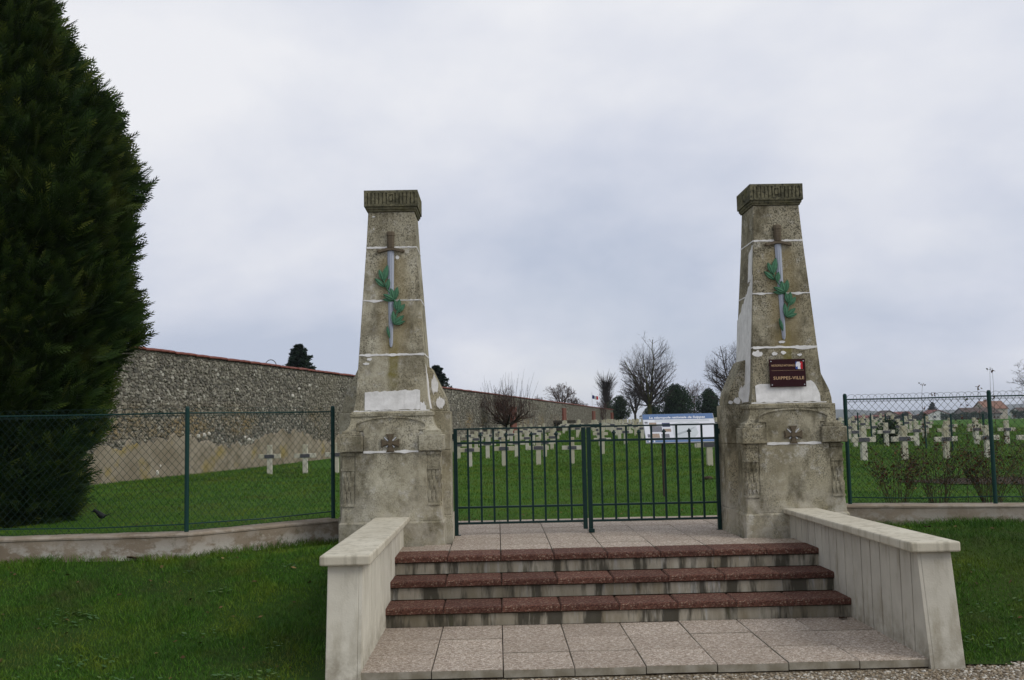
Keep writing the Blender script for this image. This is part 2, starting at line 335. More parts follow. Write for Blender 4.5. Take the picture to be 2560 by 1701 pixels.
# ------------------------------------------------------------------ grass blades
def blades(name, P, h, wd, mat, lean=.55, label=None):
    n = len(P); a = rng.uniform(0, 2*np.pi, n); d = np.c_[np.cos(a), np.sin(a), np.zeros(n)]; b = rng.uniform(0, 2*np.pi, n)
    ln = np.c_[np.cos(b), np.sin(b), np.zeros(n)]*(h*lean*rng.uniform(.2, 1.3, n))[:, None]; upv = np.zeros((n, 3)); upv[:, 2] = h
    w2 = (wd*.5)[:, None]*d
    mid = P + .55*upv*.95 + .35*ln; tip = P + upv*.92 + ln
    V = np.stack([P-w2, P+w2, mid+w2*.8, mid-w2*.8, tip], 1).reshape(-1, 3); k = np.arange(n)[:, None]*5
    F = np.concatenate([k+[0, 1, 2], k+[0, 2, 3], k+[3, 2, 4]], 1).reshape(-1, 3)
    o = npmesh(name, V, F, mat); return tag(o, label, 'grass', kind='stuff')
def clump(x, y, s=1.): return .5+.25*np.sin(x*3.1*s+1.7*np.sin(y*2.3*s))+.25*np.sin(y*4.3*s+2*np.sin(x*1.9*s+1))
def scatter(n, x0, x1, y0, y1, ok):
    x = rng.uniform(x0, x1, n); y = rng.uniform(y0, y1, n); m = ok(x, y); return x[m], y[m]
x, y = scatter(150000, -6.6, -2.24, -2.66, 1.7, lambda x, y: (y < fence_y(x)-.13) & (y > GB(x)+rng.normal(0, .05, len(x))) & (rng.random(len(x)) < .35+.65*clump(x, y)) & (rng.random(len(x)) < np.clip((y+2.05)*1.2+(-2.3-x)*3.5, .05, 1)))
x2, y2 = scatter(90000, 2.24, 5.6, -2.35, 1.7, lambda x, y: (y < fence_y(x)-.13) & (y > GB(x)+rng.normal(0, .04, len(x))) & (rng.random(len(x)) < .35+.65*clump(x, y)))
x = np.r_[x, x2]; y = np.r_[y, y2]; P = np.c_[x, y, g_out(x, y)-.004]
edge = np.exp(-np.abs(y-(fence_y(x)-.16))/.14)
blades('verge_grass', P, (.022+.030*rng.random(len(x)))*(.6+.7*clump(x+4, y, 1.6))*(1+1.2*edge), .0034+.0022*rng.random(len(x)), M_grass, .8, 'short tufted grass on the verge outside the low wall')
def W_x(y): return -10.2+.2677*(y-15.88)
def vis(x, y):    # inside the wedge the photograph sees
    t = (x-CX)/(y-CY); return (t > -.52) & (t < .56)
x, y = scatter(520000, -11, 12, .5, 20, lambda x, y: vis(x, y) & (y > fence_y(x)+.1) & ~((np.abs(x) < 1.8) & (y < 3.55)) & (rng.random(len(x)) < np.clip(5.5/(y+1), .13, 1)) & (rng.random(len(x)) < .5+.5*clump(x, y, .7)))
P = np.c_[x, y, g_in(x, y)-.004]; kf = 1+np.clip((y-3)/12, 0, 1.2)
xf, yf_ = scatter(420000, -11, 26, 15, 60, lambda x, y: vis(x, y) & (x > W_x(y)) & (((x-CX)/(y-CY) > -.10) & ((x-CX)/(y-CY) < .24) | ((x-CX)/(y-CY) > .36) | ((x-CX)/(y-CY) < -.19)) & (rng.random(len(x)) < np.clip(9/(y-6), .15, 1)))
x = np.r_[x, xf]; y = np.r_[y, yf_]; P = np.c_[x, y, g_in(x, y)-.004]; kf = 1+np.clip((y-3)/12, 0, 3.2)
blades('cemetery_grass', P, (.018+.020*rng.random(len(x)))*kf, (.004+.003*rng.random(len(x)))*kf, M_grass_in, .9, 'mown cemetery grass behind the gate and fence')
def rosettes(name, pts, label):
    V = []; F = []
    for (cx, cy, r, n) in pts:
        for k in range(n):
            a = random.uniform(0, 2*math.pi); d = r*math.sqrt(random.random()); px, py = cx+d*math.cos(a), cy+d*.6*math.sin(a); pz = float(g_out(px, py))+random.uniform(.012, .04)
            s = random.uniform(.010, .022); b = random.uniform(0, 6.28); i = len(V); ti = random.uniform(-.5, .5)
            for q in range(6):
                an = b+q*math.pi/3; V.append((px+s*math.cos(an)*(1.3 if q % 3 == 0 else .8), py+s*math.sin(an), pz+s*ti*math.cos(an)))
            F.append((i, i+1, i+2, i+3)); F.append((i, i+3, i+4, i+5))
    g = G('clover_leaf', .6, .25); g.color(g.ramp(g.rand(), (0, (.026,.075,.012)), (.7, (.042,.105,.020)), (1, (.10,.15,.03))))
    return tag(npmesh(name, np.array(V), np.array(F), g.m), label, 'weeds', kind='stuff')
rosettes('clover', [(a_, b_, r_*1.7, int(n_*.55)) for a_, b_, r_, n_ in [(-4.55,-1.0,.16,70),(-3.45,-.55,.06,18),(-3.35,-1.35,.10,22),(-2.75,-1.55,.07,20),(-3.0,.0,.08,14),(-4.1,-1.75,.15,40),(-3.9,-.1,.06,12),(-3.7,-2.2,.25,60),(-2.8,-2.2,.15,60),(-4.8,-2.2,.25,60),(2.95,-.5,.2,30),(3.2,-1.3,.25,35),(2.7,-1.8,.15,30)]], 'patches of small-leaved clover in the verge')

# pebbles
def pebbles(n, x0, x1, y0, y1, ok, s0, s1, z0, name, label):
    x, y = scatter(n, x0, x1, y0, y1, ok); n = len(x)
    t = (1+5**.5)/2; iv = np.array([(-1,t,0),(1,t,0),(-1,-t,0),(1,-t,0),(0,-1,t),(0,1,t),(0,-1,-t),(0,1,-t),(t,0,-1),(t,0,1),(-t,0,-1),(-t,0,1)])/math.hypot(1,t)
    fi = np.array([(0,11,5),(0,5,1),(0,1,7),(0,7,10),(0,10,11),(1,5,9),(5,11,4),(11,10,2),(10,7,6),(7,1,8),(3,9,4),(3,4,2),(3,2,6),(3,6,8),(3,8,9),(4,9,5),(2,4,11),(6,2,10),(8,6,7),(9,8,1)])
    s = rng.uniform(s0, s1, n)*rng.choice([.6, 1, 1, 1.5], n); a = rng.uniform(0, 6.28, n); ca, sa = np.cos(a), np.sin(a)
    B = iv[None]*(1+rng.uniform(-.25, .25, (n, 12, 1)))*np.stack([s, s*rng.uniform(.6, 1, n), s*rng.uniform(.4, .7, n)], 1)[:, None]
    X = B[:, :, 0]*ca[:, None]-B[:, :, 1]*sa[:, None]+x[:, None]; Y = B[:, :, 0]*sa[:, None]+B[:, :, 1]*ca[:, None]+y[:, None]; Z = B[:, :, 2]+(z0(x, y)+s*.25)[:, None]
    V = np.stack([X, Y, Z], 2).reshape(-1, 3); F = (fi[None]+(np.arange(n)*12)[:, None, None]).reshape(-1, 3)
    return tag(npmesh(name, V, F, M_pebble, smooth=True), label, 'gravel', kind='stuff')
pebbles(26000, -2.9, 4.2, -2.95, -1.85, lambda x, y: (y < GB(x)+rng.normal(0, .05, len(x))) & ~((np.abs(x) < 2.24) & (y > -2.32)), .006, .012, lambda x, y: np.full(len(x), -.552), 'gravel', 'loose beige gravel along the foot of the steps')

# ------------------------------------------------------------------ paving and steps
HR, TR = .1616, .3974                     # rise, tread
ZL = -3*HR                                # lower landing level
YR = -2*TR+.012                           # foot of the last riser
pav = tag(link('paving', None), 'exposed-aggregate paving slabs above and below the steps', kind='structure')
slab_cache = {}
def slab(x0, x1, y0, y1, zt, th, mats, parent, name, bev=.0035, jit=.0):
    key = (round(x1-x0, 3), round(y1-y0, 3), th, name)
    if key not in slab_cache:
        hx, hy = (x1-x0)/2-.0035, (y1-y0)/2-.0085; mb = MB()
        z1 = 0; b = bev
        mb.loft([[(-hx,-hy,-th),(hx,-hy,-th),(hx,hy,-th),(-hx,hy,-th)], [(-hx,-hy,-b),(hx,-hy,-b),(hx,hy,-b),(-hx,hy,-b)], [(-hx+b,-hy+b,z1),(hx-b,-hy+b,z1),(hx-b,hy-b,z1),(-hx+b,hy-b,z1)]])
        o = mb.build(name, mats, parent); slab_cache[key] = o.data
        if len(mats) > 1:
            me = o.data
            for p in me.polygons: p.material_index = 1 if abs(p.normal.z) < .3 else 0
    else:
        o = link(name, slab_cache[key], parent)
    o.location = ((x0+x1)/2, (y0+y1)/2, zt+random.uniform(-.0025, .0025)); o.rotation_euler = (random.uniform(-.003, .003), random.uniform(-.003, .003), random.uniform(-.003, .003))
    return o
for r_ in range(3):
    for k in range(8): slab(-2+.5*k, -1.5+.5*k, YR-.5*(r_+1), YR-.5*r_, ZL, .055, [M_slab, M_edge], pav, 'paving_slab')
rows = [.415, .785, 1.295, 1.80, 2.30, 2.81, 3.31]
for a, b in zip(rows, rows[1:]):
    for k in range(-4, 4):
        x0, x1 = k*.5, k*.5+.5
        if a > .7 and not (-3 <= k < 3) or a > .7 and False: continue
        slab(x0, x1, a, b, 0, .05, [M_slab, M_edge], pav, 'paving_slab')
for sgn in (-1, 1):                       # narrow cut slabs beside the pillars
    for a, b in zip(rows[3:], rows[4:]): slab(min(sgn*1.5, sgn*1.78), max(sgn*1.5, sgn*1.78), a, b, 0, .05, [M_slab, M_edge], pav, 'paving_slab')
    slab(min(sgn*1.5, sgn*1.78), max(sgn*1.5, sgn*1.78), .785, .89, 0, .05, [M_slab, M_edge], pav, 'paving_slab')
MB().box(-1.78, 1.78, .42, 3.36, -.5, -.045).box(-1.98, 1.98, -.76, -.36, -.5, -.385).box(-1.98, 1.98, -.36, .03, -.5, -.225).box(-1.98, 1.98, .03, .42, -.5, -.06).box(-1.99, 1.99, -2.262, -.70, -.6, ZL-.018).build('bedding', M_soil, pav)
MB().box(-1.9, 1.9, 3.315, 3.36, -.2, -.006).build('edging', M_edge, pav)
steps = thing('stone_steps', (0, 0, 0), 'three steps with red aggregate nosings and stained pale risers', 'steps')
for i in range(3):
    z = -i*HR; yf = -i*TR-.012; yb = yf+.427 if i == 0 else yf+.40
    for k in range(8):
        o = slab(-2+.5*k, -1.5+.5*k, yf, yb, z, .052, [M_red], steps, 'step_slab', .012)
        o.location.z = z+random.uniform(-.002, .002); o.location.y += random.uniform(-.003, .003)
    m = MB(); m.box(-1.995, 1.995, yf+.030, yf+.36, z-HR-.002, z-.053).build('riser', M_riser, steps)
    m = MB(); m.box(-1.99, 1.99, yf+.018, yf+.2, z-.062, z-.0525).build('mortar_joint', M_soil, steps)

# ------------------------------------------------------------------ flank walls
def flank(sgn, label, mat, cmat):
    t = thing('flank_wall', (sgn*2.11, -.7, -.55), label, 'wall', 'flank walls beside the steps')
    X = lambda a: sgn*a-sgn*2.11          # local x
    Y = lambda b: b+.7; Z = lambda c: c+.55
    xi, xo_ = 1.99, 2.235; yb, yt0, yt1 = .885, -2.31, -2.175
    fn = lambda a, b, d: (X(d), Y(a), Z(b))
    MB().prism([(yt0, -.58), (yb, -.58), (yb, .24), (yt1, .24)], fn, xi+.022, xo_).build('core', mat, t, .006)
    # vertical facing boards of cast stone, each proud of the core
    n = 15; ys_ = np.linspace(yb-.01, -2.06, n+1)
    for k in range(n):
        a1, a0 = ys_[k]-.008, ys_[k+1]+.008
        MB().prism([(a0, -.56), (a1, -.56), (a1, .2385), (a0, .2385)], fn, xi-.002+random.uniform(-.002,.002), xi+.0215).build('facing_panel', mat, t, .003, seg=1)
    MB().prism([(yt0+.0015, -.56), (-2.068, -.56), (-2.068, .2385), (yt1+.0015, .2385)], fn, xi-.001, xi+.0215).build('end_panel', mat, t)
    fz = lambda y: .315-.008*(y+2.22)
    c = MB(); x0, x1 = 1.925, 2.285
    c.loft([[(X(x0), Y(-2.232), Z(fz(-2.23)-.072)), (X(x1), Y(-2.232), Z(fz(-2.23)-.072)), (X(x1), Y(.878), Z(fz(.87)-.05)), (X(x0), Y(.878), Z(fz(.87)-.05))],
            [(X(x0), Y(-2.232), Z(fz(-2.23))), (X(x1), Y(-2.232), Z(fz(-2.23))), (X(x1), Y(.878), Z(fz(.87))), (X(x0), Y(.878), Z(fz(.87)))]])
    c.build('coping', cmat, t, .012, seg=2)
flank(-1, 'pale cream flank wall of the steps, on the side of the tall dark conifer', M_cast, M_castcap)
flank(1, 'greyer grooved flank wall of the steps, below the pillar with the red plaque', M_castR, M_castcap)

# ------------------------------------------------------------------ gate pillars
SH = [(1.375, .402), (1.44, .392), (1.52, .378), (1.75, .362), (1.975, .347), (2.56, .309), (3.14, .270), (3.535, .249)]
def half(z): return float(np.interp(z, [a for a, _ in SH], [b for _, b in SH]))
def face(side):
    def fn(u, z, d):
        h = half(z)+d
        return (u, -h, z) if side == 'f' else ((-h, -u, z) if side == 'l' else (h, u, z))
    return fn
def patch(parent, side, cols, mat, d=.005, name='plaster_patch', nz=4, rel=True):
    """irregular thin render patch on a sloping face: columns (u, z_bottom, z_top)"""
    fn = face(side); mb = MB(); n = len(cols); V = []; F = []
    for (u, a, b) in cols:
        for k in range(nz+1): V.append((u, a+(b-a)*k/nz))
    for i in range(n-1):
        for k in range(nz): F.append((i*(nz+1)+k, (i+1)*(nz+1)+k, (i+1)*(nz+1)+k+1, i*(nz+1)+k+1))
    N0 = len(V); vs = [fn(u, z, d) for u, z in V]+[fn(u, z, -.004) for u, z in V]
    fs = list(F)+[tuple(N0+i for i in reversed(f)) for f in F]
    rim = [i*(nz+1) for i in range(n)]+[(n-1)*(nz+1)+k for k in range(1, nz+1)]+[i*(nz+1)+nz for i in range(n-2, -1, -1)]+[k for k in range(nz-1, 0, -1)]
    for a, b in zip(rim, rim[1:]+rim[:1]): fs.append((b, a, N0+a, N0+b))
    mb.add(vs, fs); return mb.build(name, mat, parent)
def joint(parent, side, z, th=.018, seed=0, blob=None, u0=None, u1=None, z1=None):
    rr = random.Random(seed); h = half(z)-.004; u0 = -h if u0 is None else u0; u1 = h if u1 is None else u1; n = 26; cols = []; q = 0
    for i in range(n+1):
        u = u0+(u1-u0)*i/n; q = .6*q+.4*rr.uniform(-1, 1); b = 0
        for (bu, bw, bh) in (blob or []): b += bh*max(0, 1-abs(u-bu)/bw)
        zz = z+((z1-z)*i/n if z1 else 0)
        cols.append((u, zz-th*(.5+.35*q)-b*.8, zz+th*(.5+.25*rr.uniform(-1, 1))+b*.2))
    return patch(parent, side, cols, M_mortar, .0035, 'mortar_joint', 1)
def blob(parent, side, u, z, ru, rz, seed):
    rr = random.Random(seed); n = 9; cols = []
    for i in range(n):
        t = -1+2*i/(n-1); hh = rz*math.sqrt(max(.06, 1-t*t))*rr.uniform(.7, 1.2); o = rr.uniform(-.2, .2)*rz
        cols.append((u+ru*t, z-hh+o, z+hh+o))
    return patch(parent, side, cols, M_plaster, .005, 'plaster_patch', 1)

def leaf_geo(mb, fn, b, t, wd, d0):
    """almond laurel leaf from base b to tip t in (u,z), with a raised midrib and a hollow either side"""
    b = np.array(b); t = np.array(t); ax = t-b; L_ = np.linalg.norm(ax); ax /= L_; nr = np.array((-ax[1], ax[0])); V = []; F = []
    S = [(0, .10), (.18, .62), (.42, 1), (.66, .86), (.86, .45), (1, .03)]
    for s_, ww in S:
        c = b+ax*L_*s_; r = nr*wd*.5*ww
        for k, dd in ((-1, .006), (-.5, .006), (0, .012), (.5, .005), (1, .007)):
            q = c+r*k; V.append(fn(q[0], q[1], d0+dd+.010*math.sin(s_*3)))
    n = 5
    for i in range(len(S)-1):
        for k in range(n-1): F.append((i*n+k, i*n+k+1, (i+1)*n+k+1, (i+1)*n+k))
    o0 = len(V)
    for s_, ww in S:
        c = b+ax*L_*s_; r = nr*wd*.5*ww
        for k in (-1, 1): q = c+r*k; V.append(fn(q[0], q[1], d0-.012))
    for i in range(len(S)-1):
        F.append((i*n, (i+1)*n, o0+2*(i+1), o0+2*i)); F.append((i*n+4, o0+2*i+1, o0+2*(i+1)+1, (i+1)*n+4))
    mb.add(V, F)

def pillar(xc, yc, ms, mc, label, plaque, seed, mirror):
    t = thing('gate_pillar', (xc, yc, 0), label, 'pillar', 'stone gate pillars')
    H = .52
    MB().sq([(-.45, .545), (.225, .540), (.245, .528)]).build('plinth', ms, t, .008)
    # dado core with flared foot and re-entrant corners
    d = MB().sq([(.244, .522), (.30, .517), (.42, .506), (.965, .500), (1.17, .500)]); d.build('dado', ms, t, .006)
    # concave upper part below the cornice
    MB().sq([(1.169, .497), (1.19, .468), (1.22, .447), (1.26, .432), (1.30, .425), (1.322, .424), (1.325, .434), (1.36, .434), (1.364, .424), (1.378, .412)]).build('cornice', ms, t, .004)
    ff = lambda u, z, dd: (u, -H+.02-dd, z)
    # raised front panel with a concave-cut foot
    pts = [(-.500, .262), (.500, .262), (.496, .30), (.47, .325), (.43, .35), (.395, .39), (.375, .43), (.368, .952), (-.368, .952), (-.375, .43), (-.395, .39), (-.43, .35), (-.47, .325), (-.496, .30)]
    for sd, rot in (('f', 0), ('l', 1), ('r', -1), ('b', 2)):
        if sd == 'b': continue
        def rf(f0):
            def q(u, z, dd):
                p = f0(u, z, dd)
                if rot == 0: return p
                return (p[1], -p[0], p[2]) if rot == 1 else (-p[1], p[0], p[2])
            return q
        F = rf(ff)
        if rot == 0:
            MB().prism(pts, F, -.012, .014).build('front_panel', ms, t, .005)
            # segmental pediment panel
            ar = [(.36*math.cos(a)*1., 1.232+.088*math.sin(a)) for a in np.linspace(0, math.pi, 13)]
            MB().prism([(-.283, .960), (.283, .960), (.283, 1.178), (.36, 1.178)]+ar+[(-.36, 1.178), (-.283, 1.178)], F, -.012, .010).build('pediment', ms, t, .004)
            m = MB()
            for (a, b), (c, e) in zip(ar, ar[1:]):
                m.prism([(a, b-.012), (a, b+.004), (c, e+.004), (c, e-.012)][::-1], F, .0, .024)
            m.build('pediment_moulding', ms, t)
        # carved corner strips: bands and rows of hanging leaves
        for s in (-1, 1):
            m = MB(); a0, a1 = s*.375, s*.500; lo_, hi_ = min(a0, a1), max(a0, a1); w = hi_-lo_
            R_ = lambda z0, z1, dd: m.prism([(lo_, z0), (hi_, z0), (hi_, z1), (lo_, z1)], F, -.012, dd)
            R_(.920, .951, .018); R_(.770, .790, .018); R_(.405, .424, .020); R_(.793, .905, .006)
            for q in range(4):
                u = lo_+w*(q+.5)/4; hw = w/8.5
                m.prism([(u, .895), (u+hw, .918), (u-hw, .918)], F, -.01, .010)
            for rrow, zt in enumerate((.765, .665, .56)):
                for q in range(3):
                    u = lo_+w*(q+.5)/3+(w/6 if rrow == 1 else 0); hw = w/6.8
                    if u+hw > hi_: continue
                    m.prism([(u, zt-.125), (u+hw, zt-.06), (u+hw*.8, zt), (u-hw*.8, zt), (u-hw, zt-.06)], F, -.01, .010+.003*rrow)
                    m.prism([(u, zt-.10), (u+hw*.25, zt-.05), (u-hw*.25, zt-.05)], F, .0, .018)
            for q in range(2):
                u = lo_+w*(q+.6)/2.4; m.prism([(u, .345), (u+.02, .402), (u-.02, .402)], F, -.012, .010)
            m.build('carved_pilaster', ms, t)
    for sx in (-1, 1):
        for sy in (-1, 1):
            a0, a1 = sorted((sx*.288, sx*.548)); b0, b1 = sorted((sy*.288, sy*.552))
            MB().box(a0, a1, b0, b1, .962, 1.126).build('corner_block', ms, t, .008)
            a0, a1 = sorted((sx*.31, sx*.522)); b0, b1 = sorted((sy*.31, sy*.526)); m = MB().box(a0, a1, b0, b1, 1.1265, 1.150)
            a0, a1 = sorted((sx*.33, sx*.505)); b0, b1 = sorted((sy*.33, sy*.508)); m.box(a0, a1, b0, b1, 1.1505, 1.174).build('corner_step', ms, t, .004)
    # side wings with sloping shoulders
    for sx in (-1, 1):
        a0, a1 = sorted((sx*.40, sx*.612))
        MB().box(a0, a1, -.10, .36, -.45, .262).build('wing_foot', ms, t, .006)
        a0, a1 = sorted((sx*.40, sx*.598))
        MB().box(a0, a1, -.095, .355, .2625, .955).build('wing', ms, t, .008)
        MB().box(a0, a1, -.098, .352, .9555, 1.372).build('wing', ms, t, .008)
        pl = [(.30, 1.3725), (.575, 1.3725), (.568, 1.44), (.545, 1.53), (.40, 1.84), (.37, 1.86), (.30, 1.86)]
        MB().prism(pl, lambda a, b, dd: (sx*a, dd, b), -.075, .33).build('shoulder', ms, t, .008)
    # shaft in four courses
    zs = [1.379, 1.975, 2.56, 3.14, 3.535]
    for a, b in zip(zs, zs[1:]):
        pr = [(a+.002, half(a+.002))]+[(z, h) for z, h in SH if a+.01 < z < b-.01]+[(b-.002, half(b-.002))]
        MB().sq(pr).build('shaft_block', ms, t, .006)
    MB().sq([(1.37, .33), (1.97, .33), (3.5, .235)]).build('shaft_core', M_mortar, t)
    # cap: mouldings, fluted block, low hipped top
    cp = MB().sq([(3.535, .262), (3.555, .266), (3.558, .275), (3.585, .277)]); cp.build('cap_moulding', mc, t, .003)
    MB().sq([(3.586, .276), (3.762, .276), (3.795, .13), (3.802, .04)]).build('cap', mc, t, .004)
    for rot in range(4):
        ca, sa = math.cos(rot*math.pi/2), math.sin(rot*math.pi/2)
        fn = lambda a, z, dd: (a*ca+(.276+dd)*sa, a*sa-(.276+dd)*ca, z)
        m = MB(); e_ = .2895 if rot % 2 == 0 else .276
        rc = lambda x0, x1, z0, z1, dd=.0135: m.prism([(x0, z0), (x1, z0), (x1, z1), (x0, z1)], fn, -.002, dd)
        rc(-e_, e_, 3.587, 3.612); rc(-e_, e_, 3.735, 3.763)
        gx = [-.252, -.212, -.170, -.130, -.090, -.050]; xs_ = [-e_]+gx
        for i, gxx in enumerate(gx):
            x0 = (-e_ if i == 0 else gx[i-1]+.006); x1 = gxx-.006
            rc(x0, x1, 3.612, 3.735, .0125); rc(-x1, -x0, 3.612, 3.735, .0125)
        rc(-.040, .040, 3.612, 3.630, .0125); rc(-.040, .040, 3.717, 3.735, .0125); rc(-.040, -.024, 3.630, 3.717, .0125); rc(.024, .040, 3.630, 3.717, .0125); rc(-.013, .013, 3.648, 3.70, .0125)
        m.build('cap_fluting', mc, t)
    # sword with laurel spray
    fn = face('f'); su = -.006
    s = MB()
    P = lambda u, z, dd: fn(u+su, z, dd)
    ring = lambda z, hw, dp: [P(-hw, z, -.006), P(hw, z, -.006), P(hw, z, dp*.6), P(hw*.5, z, dp), P(-hw*.5, z, dp), P(-hw, z, dp*.6)]
    s.loft([ring(z, hw, dp) for z, hw, dp in [(3.118, .034, .035), (3.15, .035, .038), (3.20, .037, .040), (3.262, .036, .038), (3.264, .041, .044), (3.298, .042, .044), (3.312, .034, .036)]])
    for k in range(5): z = 3.14+.024*k; s.loft([ring(z, .038, .043), ring(z+.008, .038, .043)])
    s.loft([[P(a, z-.016, -.006), P(a, z+.016, -.006), P(a, z+.014, .034), P(a, z-.014, .034)] for a, z in [(-.132, 3.098), (-.118, 3.094), (-.075, 3.108), (-.03, 3.118), (.03, 3.118), (.075, 3.108), (.118, 3.096), (.132, 3.100)]])
    for a in (-.130, .130): s.sphere(P(a, 3.097, .016), .020, 8, 6)
    sw = s.build('sword', M_bronze, t, smooth=False)
    bl = MB(); R2 = []
    for z, hw in [(3.10, .036), (2.70, .031), (2.30, .024), (2.105, .020), (2.065, .014), (2.052, .003)]:
        R2.append([P(-hw, z, -.004), P(hw, z, -.004), P(hw, z, .006), P(hw*.25, z, .020), P(0, z, .016), P(-hw*.25, z, .020), P(-hw, z, .006)])
    bl.loft(R2).build('blade', M_blade, sw)
    sx_, sz_ = .001215, .001243
    px = lambda x, y: ((x-533)*sx_+su, 3.30-(y-460)*sz_)
    la = MB(); stem = [px(470, 880), px(500, 955), px(560, 1050), px(595, 1090), px(590, 1160), px(562, 1262), px(535, 1300)]
    la.tube([fn(u, z, .028) for u, z in stem[:-1]], .007, 5); sp_ = la.build('laurel_spray', M_laurel, t)
    for b, e2, wd in [((470,895),(505,745),48),((468,885),(430,785),40),((482,940),(393,862),40),((500,965),(518,868),38),((572,1052),(592,940),40),((562,1052),(535,950),42),((570,1052),(466,1004),38),((570,1058),(458,1048),30),
                      ((590,1150),(566,1058),36),((592,1150),(612,1048),42),((592,1168),(657,1092),40),((562,1268),(553,1148),38),((560,1262),(648,1190),40),((560,1268),(660,1240),32),((524,1388),(498,1278),24)]:
        l = MB(); leaf_geo(l, fn, px(*b), px(*e2), wd*1.06*sx_, .022 if b[0] > 480 and e2[0] > 460 else .010); l.build('laurel_leaf', M_laurel, sp_, smooth=False)
    # war cross with crossed swords
    m = MB(); C = (su, 1.047); fm = lambda u, z, dd: ff(C[0]+u, C[1]+z, dd+.008)
    for k in range(4):
        c_, s_ = math.cos(k*math.pi/2), math.sin(k*math.pi/2); rt_ = lambda u, z: (u*c_-z*s_, u*s_+z*c_)
        m.prism([rt_(*q) for q in [(-.016, .012), (.016, .012), (.024, .055), (.044, .093), (-.044, .093), (-.024, .055)]], fm, -.006, .020)
        m.prism([rt_(*q) for q in [(-.012, .016), (.012, .016), (.017, .055), (.034, .084), (-.034, .084), (-.017, .055)]], fm, .018, .025)
    m.prism([(.027*math.cos(a), .027*math.sin(a)) for a in np.linspace(0, 2*math.pi, 14)[:-1]], fm, 0, .030); mo = m.build('war_cross', M_bronze, t)
    m = MB()
    for s in (-1, 1):
        for (r0, r1, hw) in [(.034, .086, .0065), (-.060, -.034, .006)]:
            dx_, dz_ = s*.7071, .7071; m.prism([(dx_*r0-dz_*hw, dz_*r0+dx_*hw), (dx_*r1-dz_*hw*.5, dz_*r1+dx_*hw*.5), (dx_*r1+dz_*hw*.5, dz_*r1-dx_*hw*.5), (dx_*r0+dz_*hw, dz_*r0-dx_*hw)], fm, 0, .016)
    m.build('crossed_swords', M_silver, mo)
    # mortar joints and repairs
    joint(t, 'f', 1.975, .020, seed+1, [(-.25, .05, .02), (.0, .05, .012)] if not plaque else [(-.3, .07, .012), (.2, .15, .03)])
    joint(t, 'f', 2.56, .010, seed+2, [(-.18, .09, .022)] if not plaque else [(-.22, .05, .02), (.17, .06, .028)])
    joint(t, 'f', 3.14, .018, seed+3); joint(t, 'f', 1.377, .020, seed+4)
    for sd in ('l', 'r'):
        joint(t, sd, 1.975, .014, seed+5); joint(t, sd, 2.56, .012, seed+6); joint(t, sd, 3.14, .014, seed+7)
    m = MB()                                   # joint above the dado
    for (a, b) in ((-.283, .283),):
        q = 0; top = []; bot = []; rr = random.Random(seed)
        for i in range(25):
            u = a+(b-a)*i/24; q = .5*q+.5*rr.uniform(-1, 1); bl_ = .016*max(0, 1-abs(u-(.14 if not plaque else .2))/.05)+.014*max(0, 1-abs(u+.22)/.08)
            top.append((u, .968+.004*q)); bot.append((u, .948-.004*q-bl_*.5)); top[-1] = (u, top[-1][1]+bl_*.4)
        m.prism(bot+top[::-1], ff, .005, .0195)
    m.build('mortar_joint', M_mortar, t)
    rr = random.Random(seed+9)
    if not plaque:
        cols = [(-.283+.58*i/22, 1.392+rr.uniform(-.006, .006), 1.582+rr.uniform(-.008, .008)+.018*i/22) for i in range(23)]; patch(t, 'f', cols, M_plaster, .006)
        patch(t, 'f', [(.30+.012*i, 1.385, 1.45+rr.uniform(-.02, .03)) for i in range(6)], M_plaster, .004)
        for i, (u, z, a, b) in enumerate([(-.235, 1.93, .026, .016), (-.27, 1.882, .034, .012), (.065, 3.03, .020, .020), (-.19, 3.345, .006, .006), (-.19, 3.48, .016, .006)]): blob(t, 'f', u, z, a, b, seed+20+i)
        patch(t, 'r', [(-.33+.05*i, 1.40, 1.86-.03*i+rr.uniform(-.03, .03)) for i in range(6)], M_plaster, .004)
    else:
        cols = [(-.345+.68*i/24, 1.392+rr.uniform(-.006, .006), 1.575+rr.uniform(-.012, .012)+(.03 if i > 17 else 0)) for i in range(25)]
        cols = [(u, a, min(b, 1.40+(.352-u)*2.6+.03)) for u, a, b in cols]; patch(t, 'f', cols, M_plaster, .006)
        for i, (u, z, a, b) in enumerate([(-.30, 1.905, .055, .032), (-.115, 1.905, .030, .020), (-.02, 1.915, .028, .018), (.15, 1.89, .026, .014), (-.03, 2.03, .035, .014)]): blob(t, 'f', u, z, a, b, seed+20+i)
        patch(t, 'l', [(-.36+.028*i, 1.40, 2.30+.02*i+rr.uniform(-.025, .025)) for i in range(1, 24)], M_plaster, .005, nz=8)
        patch(t, 'l', [(.10+.022*i, 2.70+.02*(6-i)*(i > 3)+rr.uniform(-.01, .01), 3.02+.012*i+rr.uniform(-.015, .015)) for i in range(8)], M_plaster, .005, nz=6)
    return t
PL = pillar(-2.112, 1.40, M_stoneL, M_capL, 'stone gate pillar with sword and laurel relief and no plaque', False, 30, 1)
PR = pillar(2.075, 1.40, M_stoneR, M_capR, 'lichen-darkened stone gate pillar carrying a red name plaque under the sword', True, 60, -1)

